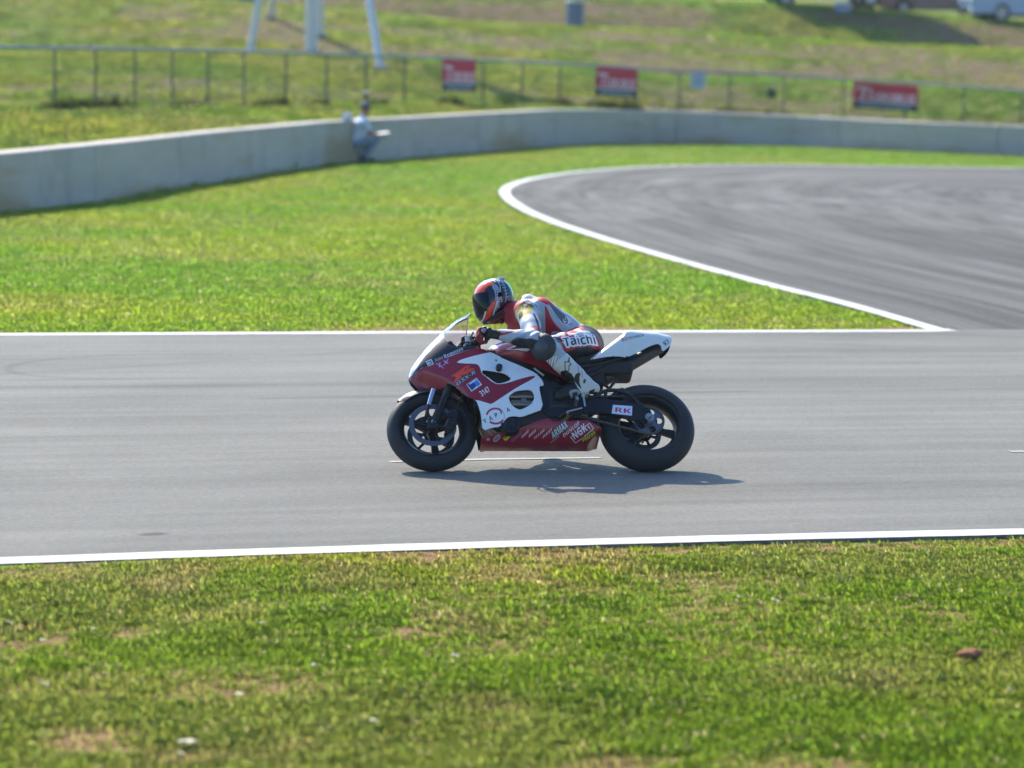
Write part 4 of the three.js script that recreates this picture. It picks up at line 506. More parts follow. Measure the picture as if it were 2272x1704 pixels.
// tail unit
{ const top = [[1.0739,0.8192],[1.1795,0.9081],[1.3226,1.0189],[1.3267,1.0546],[1.3629,1.0637],[1.5542,1.0597],[1.5846,1.0527],[1.6425,1.0424],[1.6659,1.0247]], rt = [[top[0][0], top[0][1] + 0.004], [top[2][0] - 0.006, top[2][1] + 0.008], [top[3][0] + 0.004, top[3][1]], ...top.slice(4)], W = [[top[0][0], 0.13], [top[2][0], 0.115], [top[5][0], 0.07], [top[8][0], 0.028]], zt = (X, Y) => { const t = clamp((tab(rt, X) - Y) / 0.075); return tab(W, X) * Math.sqrt(t * (2 - t)) * (1 - 0.25 * sstep(0.1, 0.25, tab(rt, X) - Y)); };
  const low = [[1.6467,0.9506],[1.6215,0.9204],[1.5798,0.883],[1.5722,0.9431],[1.5093,0.925],[1.3935,0.8536],[1.3252,0.8194],[1.253,0.8158],[1.1694,0.7996],[1.0795,0.778]], out = [...rt, ...low], TX0 = 1.0, TX1 = 1.65, TY0 = 0.7, TY1 = 1.1;
  const tex = canvas(1024, 640, (c, w, h) => { const k = printer(c, w, h, TX0, TX1, TY0, TY1); c.fillStyle = '#e4e5e1'; c.fillRect(0, 0, w, h); c.fillStyle = BLK; c.fillRect(0, h - 10, 10, 10); k.text('RU', ...[[1.2987,0.9225],[1.343,0.9423]], 0.026, '#b03a34', 'bold italic'); k.text('TECHNICA', ...[[1.3462,0.9441],[1.4601,0.9874]], 0.02, '#55504e', 'bold italic'); k.text('R7', ...[[1.6048,0.9317],[1.6449,0.971]], 0.03, '#4a4d50', 'bold'); });
  const g = panel(out, [], zt, { ridge: X => tab(rt, X), uv: (x, y) => [(x - TX0) / (TX1 - TX0), (y - TY0) / (TY1 - TY0)], cell: 0.006, sm: 1 }), m = std(0xffffff, 0.34, 0, { map: tex, clearcoat: 0.5, clearcoatRoughness: 0.12 }); M('tail_cowl', g, m, bike).userData.label = 'white single seat tail cowl with small lettering'; M('tail_cowl', mirror(g), m, bike);
  // seat pad, undertray, silencer
  const s0 = [[0.9479,0.8444,0],[1.0636,0.8345,0],[1.1832,0.8811,0],[1.2297,0.9309,0]]; const sg = []; const sp = new THREE.CatmullRomCurve3(s0.map(p => V(p[0], p[1] - 0.03, 0))); const seatG = new THREE.TubeGeometry(sp, 24, 0.05, 14); seatG.scale(1, 1, 2.1); M('seat', seatG, dark, bike);
  const e = [[1.1724,0.7038,-0.01],[1.307,0.7888,-0.01],[1.5782,0.9567,-0.01]], cp = e.map(p => V(...p)); M('silencer', merge([cyl(e[0], e[2], 0.05, 0.043, 28), cyl(e[2], [e[2][0] + 0.012, e[2][1] + 0.008, e[2][2]], 0.044, 0.036, 28)]), std(lin(0.075, 0.062, 0.056), 0.45, 0.6, { bumpMap: grainTex, bumpScale: 0.001 }), bike); M('exhaust_pipe', tube([e[0], [e[0][0] - 0.08, e[0][1] - 0.06, 0], [e[0][0] - 0.18, e[0][1] - 0.2, 0.02], [0.8, 0.3, 0.02]], 0.026, 30, 12), goldish, bike);
  M('undertray', bx(0.34, 0.1, 0.17, 1.2, 0.755, 0, 0.03).rotateZ(0).translate(0, 0, 0), dark, bike);
  const b0 = [[1.2133,0.7771,0.045],[1.2745,0.7775,0.045],[1.2537,0.7423,0.045]][0]; const ba = bx(0.05, 0.045, 0.004, 0, 0, 0); ba.rotateZ(0.5); ba.translate(b0[0] + 0.03, b0[1], 0.045); M('silencer_badge', ba, std(lin(0.45, 0.48, 0.5), 0.4), bike); const bb = bx(0.024, 0.022, 0.004, 0, 0, 0); bb.rotateZ(0.4); bb.translate(b0[0] + 0.07, b0[1] + 0.012, 0.045); M('silencer_badge', bb, std(lin(0.55, 0.36, 0.08), 0.4), bike); }
// fuel tank
{ const r = [[0.3698,0.8764],[0.4217,0.9401],[0.4842,0.9688],[0.5833,0.9942],[0.7058,0.995],[0.8257,0.9497],[0.9275,0.8619],[1.0169,0.8237]], rt = r.map(p => [p[0], p[1]]), W = [[rt[0][0], 0.07], [rt[1][0], 0.12], [rt[3][0], 0.165], [rt[5][0], 0.165], [rt[7][0], 0.1]], zt = (X, Y) => { const t = clamp((tab(rt, X) - Y) / 0.15); return tab(W, X) * Math.sqrt(t * (2 - t)); };
  const low = [[0.9914,0.7038],[0.9158,0.6095],[0.8501,0.623],[0.7476,0.6781],[0.6147,0.7331],[0.4962,0.7778],[0.3759,0.7876]], TX0 = 0.3, TX1 = 1.05, TY0 = 0.55, TY1 = 1.05, Zt = 0.15;
  const tex = canvas(1024, 682, (c, w, h) => { const k = printer(c, w, h, TX0, TX1, TY0, TY1); c.fillStyle = '#8a1526'; c.fillRect(0, 0, w, h); c.fillStyle = BLK; c.fillRect(0, h - 8, 8, 8); k.poly([[0.5036,0.8432],[0.5623,0.8646],[0.6385,0.8721],[0.6997,0.8795],[0.6979,0.8479],[0.6445,0.816],[0.5905,0.8262]], '#cfd8da'); k.poly([[0.5248,0.8433],[0.5924,0.8613],[0.6594,0.8652],[0.6216,0.8404],[0.5608,0.8365]], '#1d2a30'); k.poly([[0.4147,0.9037],[0.4833,0.9393],[0.5006,0.9218],[0.4582,0.8654],[0.422,0.8686]], '#b27bb0'); });  // violet patch at the tank front is a sheen painted into the colour
  const g = panel([...rt, ...low], [], zt, { ridge: X => tab(rt, X), uv: (x, y) => [(x - TX0) / (TX1 - TX0), (y - TY0) / (TY1 - TY0)], cell: 0.008, thick: 0.003 }), m = std(0xffffff, 0.25, 0, { map: tex, clearcoat: 0.7, clearcoatRoughness: 0.08 }); const tk = part('fuel_tank', bike); M('tank_half', g, m, tk); M('tank_half', mirror(g), m, tk); M('filler_cap', cyl([0.52, tab(rt, 0.52) - 0.004, 0], [0.52, tab(rt, 0.52) + 0.012, 0], 0.035, 0.033, 20), alu, tk); }
// frame, engine, radiator
{ const fl = panel([[0.3815,0.7843],[0.4777,0.7779],[0.6107,0.7264],[0.7269,0.6471],[0.7685,0.5849],[0.8428,0.568],[0.9229,0.4993],[0.9028,0.3721],[0.7905,0.2999],[0.7223,0.3612],[0.7164,0.5191],[0.6881,0.6019],[0.5191,0.705],[0.431,0.7498]], [], (X, Y) => 0.165 + 0.02 * sstep(0.4, 0.9, Y), { uv: (x, y) => [x, y], cell: 0.01, thick: 0.03 }); M('frame_spar', fl, blackMetal, bike); M('frame_spar', mirror(fl), blackMetal, bike);
  const st = [[0.6825,0.6717,0.19],[0.7427,0.6165,0.19]]; M('frame_trim', cyl(st[0], st[1], 0.009, 0.009, 8), alu, bike);
  const en = part('engine', bike); M('crankcase', bx(0.46, 0.3, 0.3, 0.62, 0.4, 0, 0.05), dark, en); const cb = bx(0.26, 0.34, 0.3, 0, 0, 0, 0.03); cb.rotateZ(0.45); cb.translate(0.5, 0.6, 0); M('cylinder_block', cb, dark, en); const gc = [[0.5044,0.2581,0.185]][0]; M('generator_cover', merge([cyl([gc[0], gc[1], 0.12], [gc[0], gc[1], 0.168], 0.068, 0.062, 32), cyl([gc[0], gc[1], 0.168], [gc[0], gc[1], 0.178], 0.045, 0.038, 32)]), blackMetal, en);
  const ec = [[0.5931,0.4676,0.13]][0]; M('clutch_cover', merge([bx(0.2, 0.07, 0.05, ec[0], ec[1] + 0.03, 0.135, 0.02), bx(0.18, 0.05, 0.06, ec[0] + 0.01, ec[1] - 0.04, 0.13, 0.02), cyl([ec[0] + 0.01, ec[1] - 0.03, 0.14], [ec[0] + 0.01, ec[1] - 0.03, 0.168], 0.022, 0.02, 12)]), std(lin(0.32, 0.26, 0.23), 0.42, 0.75), en); M('sprocket_cover', bx(0.15, 0.17, 0.06, 0.84, 0.46, 0.15, 0.03), blackMetal, en); for (let k = 0; k < 4; k++) M('header_pipe', tube([[0.42, 0.55, -0.12 + 0.08 * k], [0.34, 0.42, -0.11 + 0.073 * k], [0.4, 0.26, -0.08 + 0.05 * k], [0.7, 0.235, -0.03 + 0.02 * k]], 0.018, 24, 8), goldish, en);
  const ra = part('radiator', bike); M('core', bx(0.035, 0.36, 0.33, 0.285, 0.57, 0, 0.006), std(lin(0.02, 0.02, 0.021), 0.7, 0.3), ra); const fin = []; for (let k = 0; k < 24; k++) fin.push(bx(0.006, 0.003, 0.31, 0.265, 0.41 + k * 0.014, 0)); M('fins', merge(fin), blackMetal, ra); M('tank', bx(0.04, 0.03, 0.34, 0.285, 0.76, 0, 0.01), blackMetal, ra);
  M('airbox_duct', bx(0.2, 0.16, 0.26, 0.36, 0.79, 0, 0.04), dark, bike); M('inner_liner', bx(0.5, 0.42, 0.2, 0.62, 0.58, -0.06, 0.04), dark, bike); }
// swingarm, chain, rear sets
{ const sa = part('swingarm', bike); for (const s of [1, -1]) { const z = 0.125; const beam = panel([[0.9082,0.47],[1.0832,0.4707],[1.2032,0.4573],[1.323,0.4405],[1.3969,0.4167],[1.4432,0.3893],[1.4583,0.3481],[1.443,0.3068],[1.3964,0.2895],[1.3288,0.3133],[1.1955,0.3472],[1.046,0.3639],[0.9105,0.3634]], [], () => 0.15, { uv: (x, y) => [x, y], cell: 0.012, thick: 0.035, sm: 2 }); M('beam', s > 0 ? beam : mirror(beam), blackMetal, sa); const br = [[1.0797,0.4902,0.13],[1.1645,0.5355,0.13],[1.2634,0.5296,0.135],[1.3323,0.4855,0.14],[1.3816,0.4241,0.145],[1.4151,0.3863,0.145]].map(p => [p[0], p[1], p[2] * s]); M('brace', tube(br, 0.013, 40, 10), blackMetal, sa); M('web', cyl([br[1][0], br[1][1], br[1][2]], [br[1][0] - 0.02, br[1][1] - 0.09, br[1][2]], 0.012), blackMetal, sa); }
  M('cross_tube', cyl([0.93, 0.44, -0.14], [0.93, 0.44, 0.14], 0.035, 0.035, 16), blackMetal, sa);
  const st = [[1.1988,0.416],[1.3279,0.4061],[1.3196,0.3339],[1.1852,0.3506]]; const sh = new THREE.Shape(st.map(p => new THREE.Vector2(...p))); const sg = new THREE.ExtrudeGeometry(sh, { depth: 0.0012, bevelEnabled: false }); sg.translate(0, 0, 0.1502); let x0 = 9, x1 = -9, y0 = 9, y1 = -9; st.forEach(p => { x0 = Math.min(x0, p[0]); x1 = Math.max(x1, p[0]); y0 = Math.min(y0, p[1]); y1 = Math.max(y1, p[1]); }); const sp = sg.attributes.position; for (let i = 0; i < sp.count; i++) sg.attributes.uv.setXY(i, (sp.getX(i) - x0) / (x1 - x0), (sp.getY(i) - y0) / (y1 - y0));
  M('sticker', sg, std(0xffffff, 0.4, 0, { map: canvas(256, 160, (c, w, h) => { const k = printer(c, w, h, x0, x1, y0, y1); c.fillStyle = '#d3dcf2'; c.fillRect(0, 0, w, h); k.text('RK', ...[[1.2011,0.3627],[1.3147,0.3494]], 0.037, '#c3163f', 'bold'); }) }), sa).userData.label = 'white sticker with red RK letters';
  const link = []; const ru = (a, b) => { const d = Math.hypot(b[0] - a[0], b[1] - a[1]), n = Math.round(d / 0.0159), an = Math.atan2(b[1] - a[1], b[0] - a[0]); for (let i = 0; i < n; i++) { const t = (i + 0.5) / n; for (const z of [0.007, -0.007]) { const g = bx(0.019, 0.013, 0.002, 0, 0, z * (i % 2 ? 1 : 0.75)); g.rotateZ(an); g.translate(a[0] + (b[0] - a[0]) * t, a[1] + (b[1] - a[1]) * t, 0.103); link.push(g); } const q = cyl([0, 0, -0.007], [0, 0, 0.007], 0.005, 0.005, 6); q.translate(a[0] + (b[0] - a[0]) * t, a[1] + (b[1] - a[1]) * t, 0.103); link.push(q); } };
  const f0 = [0.86, 0.43], R0 = 0.038, R1 = 0.1; ru([f0[0], f0[1] + R0], [WB, 0.322 + R1]); ru([f0[0], f0[1] - R0], [WB - 0.02, 0.322 - R1]); for (let k = 0; k < 20; k++) { const a = -1.6 + k * 0.16, b = a + 0.16; ru([WB + Math.cos(a) * R1, 0.322 + Math.sin(a) * R1], [WB + Math.cos(b) * R1, 0.322 + Math.sin(b) * R1]); } M('drive_chain', merge(link), std(lin(0.2, 0.16, 0.1), 0.45, 0.8), bike); M('chain_guard', bx(0.24, 0.016, 0.05, 1.16, 0.49, 0.115, 0.005).translate(0, 0, 0), blackPaint, bike);
  M('shock_absorber', merge([cyl([0.98, 0.42, 0], [1.0, 0.7, 0], 0.022), ...Array.from({ length: 8 }, (_, k) => new THREE.TorusGeometry(0.036, 0.007, 6, 16).rotateX(Math.PI / 2).translate(0.985 + 0.002 * k, 0.48 + k * 0.024, 0))]), blackMetal, bike);
  const rs = part('foot_rest', bike), J = [[0.8746,0.3326,0.2],[0.9846,0.3638,0.2],[0.995,0.4508,0.21],[1.0033,0.3741,0.2],[0.9478,0.4094,0.18],[0.8809,0.3178,0.19],[0.89,0.4836,0.2],[0.9933,0.4978,0.2]]; M('shift_lever', cyl(J[0], J[1], 0.006, 0.006, 8), alu, rs); M('shift_rod', cyl(J[2], J[3], 0.008, 0.007, 8), alu, rs); M('ball_joint', new THREE.SphereGeometry(0.014, 12, 10).translate(...J[2]), alu, rs); M('toe_peg', cyl(J[5], [J[5][0], J[5][1], J[5][2] + 0.035], 0.009, 0.009, 10), alu, rs); M('foot_peg', cyl([J[4][0], J[4][1], 0.14], [J[4][0], J[4][1], 0.25], 0.012, 0.012, 12), alu, rs); M('bracket', bx(0.09, 0.15, 0.012, J[4][0] - 0.01, J[4][1] + 0.0, 0.155, 0.004), blackMetal, rs); const rp = [J[4][0], J[4][1]]; M('foot_peg', cyl([...rp, -0.25], [...rp, -0.14], 0.012, 0.012, 12), alu, rs); M('bracket', bx(0.09, 0.15, 0.012, rp[0] - 0.01, rp[1], -0.155, 0.004), blackMetal, rs);
  const sb = part('subframe', bike); for (const s of [1, -1]) { M('rail', tube([[0.86, 0.72, 0.11 * s], [1.05, 0.75, 0.09 * s], [1.3, 0.83, 0.06 * s]], 0.014, 20, 8), blackMetal, sb); M('strut', tube([[0.95, 0.58, 0.1 * s], [1.08, 0.68, 0.09 * s], [1.25, 0.79, 0.07 * s]], 0.012, 20, 8), blackMetal, sb); } const br = [[1.1355,0.649,0.06],[1.1987,0.5935,0.06],[1.2523,0.6635,0.06],[1.2778,0.5938,0.06]]; M('stay', cyl(br[0], br[1], 0.01), blackMetal, sb); M('stay', cyl(br[2], br[1], 0.01), blackMetal, sb); M('battery_tray', bx(0.22, 0.15, 0.15, 1.06, 0.7, 0, 0.02), dark, sb); }
// handlebars, levers, clocks
const grip = [[0.3417,0.8653,0.3]][0];
{ const hb = part('handlebar', bike); for (const s of [1, -1]) { const z0 = 0.11 * s, z1 = 0.345 * s; M('clip_on', cyl([grip[0] - 0.03, grip[1] + 0.01, z0], [grip[0], grip[1], z1], 0.011, 0.011, 12), alu, hb); M('grip', cyl([grip[0] - 0.014, grip[1] + 0.004, 0.225 * s], [grip[0], grip[1], z1], 0.017, 0.017, 14), rubber, hb); M('bar_end', cyl([grip[0], grip[1], z1], [grip[0] + 0.002, grip[1], 0.362 * s], 0.016, 0.014, 12), alu, hb); M('lever', tube([[grip[0] - 0.045, grip[1] + 0.004, 0.19 * s], [grip[0] - 0.078, grip[1] + 0.002, 0.24 * s], [grip[0] - 0.07, grip[1] - 0.004, 0.33 * s]], 0.0065, 18, 8), alu, hb); M('lever_perch', bx(0.05, 0.03, 0.045, grip[0] - 0.03, grip[1] + 0.005, 0.19 * s, 0.008), blackMetal, hb); M('clamp', cyl([grip[0] - 0.035, grip[1] - 0.02, z0], [grip[0] - 0.03, grip[1] + 0.04, z0], 0.035, 0.033, 16), blackMetal, hb); M('cable', tube([[grip[0] - 0.05, grip[1] + 0.01, 0.18 * s], [grip[0] - 0.13, grip[1] + 0.03, 0.14 * s], [grip[0] - 0.165, grip[1] - 0.03, 0.1 * s], [grip[0] - 0.12, grip[1] - 0.12, 0.06 * s]], 0.005, 24, 6), dark, hb); }
  M('brake_reservoir', merge([cyl([grip[0] - 0.085, grip[1] + 0.02, 0.14], [grip[0] - 0.085, grip[1] + 0.06, 0.14], 0.02, 0.02, 14), cyl([grip[0] - 0.085, grip[1] + 0.06, 0.14], [grip[0] - 0.085, grip[1] + 0.068, 0.14], 0.022, 0.022, 14)]), std(lin(0.6, 0.58, 0.54), 0.3), hb); M('top_yoke', bx(0.1, 0.03, 0.27, 0.265, 0.94, 0, 0.012), blackMetal, hb);
  const cl = part('instrument_panel', bike), cg = bx(0.05, 0.09, 0.2, 0, 0, 0, 0.02); cg.rotateZ(0.6); cg.translate(0.15, 0.9, 0); M('housing', cg, dark, cl); const dg = cyl([0, 0, 0], [0.006, 0, 0], 0.038, 0.038, 24); dg.rotateZ(0.6); dg.translate(0.172, 0.915, 0.035); M('dial', dg, std(lin(0.7, 0.7, 0.68), 0.3), cl); M('fairing_stay', tube([[0.1, 0.86, 0], [0.0, 0.82, 0], [-0.06, 0.76, 0]], 0.01, 12, 6), blackMetal, cl); M('cowl_liner', bx(0.2, 0.12, 0.14, 0.03, 0.76, 0, 0.04), dark, cl); }

// ---------------------------------------------------------------- people: bones with radii, joined by a smooth minimum and meshed
function sdfField(bones, k = 0.03, extra) {
  const B = bones.map(([a, b, ra, rb, tag]) => ({ a, d: [b[0] - a[0], b[1] - a[1], b[2] - a[2]], ra, rb, tag, l: Math.max(1e-9, (b[0] - a[0]) ** 2 + (b[1] - a[1]) ** 2 + (b[2] - a[2]) ** 2) }));
  const dist = (q, x, y, z) => { const px = x - q.a[0], py = y - q.a[1], pz = z - q.a[2], t = clamp((px * q.d[0] + py * q.d[1] + pz * q.d[2]) / q.l), ex = px - q.d[0] * t, ey = py - q.d[1] * t, ez = pz - q.d[2] * t; return Math.sqrt(ex * ex + ey * ey + ez * ez) - (q.ra + (q.rb - q.ra) * t); };
  const f = (x, y, z) => { let m = 1e3; for (const q of B) { const d = dist(q, x, y, z); if (m > 900) m = d; else { const h = clamp(0.5 + 0.5 * (d - m) / k); m = d * (1 - h) + m * h - k * h * (1 - h); } } return extra ? m + extra(x, y, z) : m; };
  const tag = (x, y, z) => { let m = 1e3, t; for (const q of B) { const d = dist(q, x, y, z); if (d < m) { m = d; t = q.tag; } } return t; };
  return { f, tag };
}
function meshField(F, min, max, res, uvOf, colOf) {
  const mc = new MarchingCubes(res, new THREE.MeshStandardMaterial(), false, false, 400000), s = mc.size ?? res; mc.isolation = 0; const h = s / 2, at = (i, k) => min[k] + (max[k] - min[k]) * (((i - h) / h) * 0.5 + 0.5);
  for (let z = 0; z < s; z++) for (let y = 0; y < s; y++) for (let x = 0; x < s; x++) mc.field[x + y * s + z * s * s] = -F.f(at(x, 0), at(y, 1), at(z, 2));
  mc.update(); const n = mc.count, P = new Float32Array(n * 3); for (let i = 0; i < n; i++) for (let k = 0; k < 3; k++) P[i * 3 + k] = min[k] + (max[k] - min[k]) * (mc.positionArray[i * 3 + k] * 0.5 + 0.5);
  const N = new Float32Array(n * 3), e = 0.002; for (let i = 0; i < n; i++) { const x = P[i * 3], y = P[i * 3 + 1], z = P[i * 3 + 2], v = V(F.f(x + e, y, z) - F.f(x - e, y, z), F.f(x, y + e, z) - F.f(x, y - e, z), F.f(x, y, z + e) - F.f(x, y, z - e)).normalize(); N.set([v.x, v.y, v.z], i * 3); }
  const g = new THREE.BufferGeometry(); g.setAttribute('position', new THREE.BufferAttribute(P, 3)); g.setAttribute('normal', new THREE.BufferAttribute(N, 3));
  if (uvOf) { const U = new Float32Array(n * 2); for (let t = 0; t < n; t += 3) { const cx = (P[t * 3] + P[t * 3 + 3] + P[t * 3 + 6]) / 3, cy = (P[t * 3 + 1] + P[t * 3 + 4] + P[t * 3 + 7]) / 3, cz = (P[t * 3 + 2] + P[t * 3 + 5] + P[t * 3 + 8]) / 3, T = F.tag(cx, cy, cz); for (let q = 0; q < 3; q++) U.set(uvOf(T, P[(t + q) * 3], P[(t + q) * 3 + 1], P[(t + q) * 3 + 2]), (t + q) * 2); } g.setAttribute('uv', new THREE.BufferAttribute(U, 2)); }
  if (colOf) { const Cc = new Float32Array(n * 3); for (let i = 0; i < n; i++) { const T = F.tag(P[i * 3], P[i * 3 + 1], P[i * 3 + 2]); Cc.set(colOf(T, P[i * 3], P[i * 3 + 1], P[i * 3 + 2]), i * 3); } g.setAttribute('color', new THREE.BufferAttribute(Cc, 3)); }
  return g;
}
// ---- the rider, in the motorcycle's axes, hanging off to its right
const rider = thing('person', 'motorcycle rider in white, red and black leathers with painted helmet', 'person'); seat(rider);
const jt = [[0.5658,1.2633,-0.05],[0.664,1.1468,0.13],[0.6816,0.8002,0.325],[0.4638,0.8716,0.285],[0.769,1.2003,-0.05],[0.9322,1.1182,-0.09],[1.0599,1.0298,-0.12],[1.0718,0.9702,-0.02],[0.7466,0.7614,0.315],[1.0113,0.5619,0.185],[0.8355,0.4582,0.19],[1.075,0.5207,0.185],[0.4041,0.8817,0.285]];
const [neck, shL, elL, wrL, chest, waist, pelvis, hipL, knL, anL, toeL, heelL, handL] = jt;
const shR = [shL[0] - 0.01, shL[1] + 0.03, -0.25], elR = [shL[0] - 0.03, 0.93, -0.46], wrR = [wrL[0], wrL[1], -0.3], hipR = [hipL[0], hipL[1] + 0.02, -0.25], knR = [knL[0] + 0.02, 0.72, -0.5], anR = [anL[0], anL[1] - 0.02, -0.19], toeR = [toeL[0], toeL[1], -0.19], heelR = [heelL[0], heelL[1] - 0.02, -0.19];
const mid = (a, b, t) => [a[0] + (b[0] - a[0]) * t, a[1] + (b[1] - a[1]) * t, a[2] + (b[2] - a[2]) * t], off = (a, x, y, z) => [a[0] + x, a[1] + y, a[2] + z];
const hump = [[0.7047,1.3375,-0.04],[0.7655,1.3009,-0.05]][0], nape = off(neck, 0.03, -0.02, 0);
const wrinkle = (x, y, z) => { const nearP = (p, r) => Math.exp(-(((x - p[0]) ** 2 + (y - p[1]) ** 2 + (z - p[2]) ** 2) / (r * r))); const a = nearP(elL, 0.09) + nearP(waist, 0.14) + nearP(mid(knL, hipL, 0.75), 0.1) + nearP(shL, 0.09) * 0.7; return 0.0045 * a * Math.sin(70 * x - 45 * y + 30 * z + 3 * Math.sin(22 * y + 9 * z)) + 0.0022 * Math.sin(31 * x + 40 * y) * Math.sin(37 * z + 11 * x); };
const bodyBones = [
  [neck, nape, 0.05, 0.06, 'torso'], [nape, chest, 0.085, 0.13, 'torso'], [off(chest, 0, 0.01, 0.07), off(waist, 0, 0, 0.05), 0.105, 0.095, 'torso'], [off(chest, 0, 0.01, -0.08), off(waist, 0, 0, -0.06), 0.105, 0.095, 'torso'], [chest, waist, 0.125, 0.12, 'torso'], [off(waist, 0, 0, 0), off(pelvis, 0, 0, 0), 0.12, 0.13, 'torso'], [hump, off(hump, 0.1, -0.05, 0), 0.05, 0.05, 'torso'], [off(nape, 0.03, 0, 0), shL, 0.075, 0.078, 'torso'], [off(nape, 0.03, 0, 0), shR, 0.075, 0.078, 'torso'],
  [shL, mid(shL, elL, 0.5), 0.076, 0.064, 'arm'], [mid(shL, elL, 0.5), elL, 0.064, 0.058, 'arm'], [elL, mid(elL, wrL, 0.4), 0.057, 0.055, 'arm'], [mid(elL, wrL, 0.4), wrL, 0.055, 0.038, 'arm'],
  [shR, elR, 0.076, 0.056, 'arm'], [elR, mid(elR, wrR, 0.4), 0.056, 0.054, 'arm'], [mid(elR, wrR, 0.4), wrR, 0.054, 0.038, 'arm'],
  [off(pelvis, 0.02, 0, 0.02), mid(hipL, knL, 0.25), 0.13, 0.105, 'thigh'], [hipL, mid(hipL, knL, 0.5), 0.105, 0.092, 'thigh'], [mid(hipL, knL, 0.5), knL, 0.09, 0.068, 'thigh'], [knL, mid(knL, anL, 0.4), 0.066, 0.06, 'shin'], [mid(knL, anL, 0.4), anL, 0.06, 0.042, 'shin'],
  [hipR, mid(hipR, knR, 0.5), 0.11, 0.09, 'thigh'], [mid(hipR, knR, 0.5), knR, 0.09, 0.068, 'thigh'], [knR, mid(knR, anR, 0.4), 0.066, 0.062, 'shin'], [mid(knR, anR, 0.4), anR, 0.062, 0.042, 'shin'],
];
const TILE = { torso: [0, 1], arm: [1, 1], thigh: [0, 0], shin: [1, 0] }, SX0 = 0.35, SY0 = 0.35, SS = 1.0;
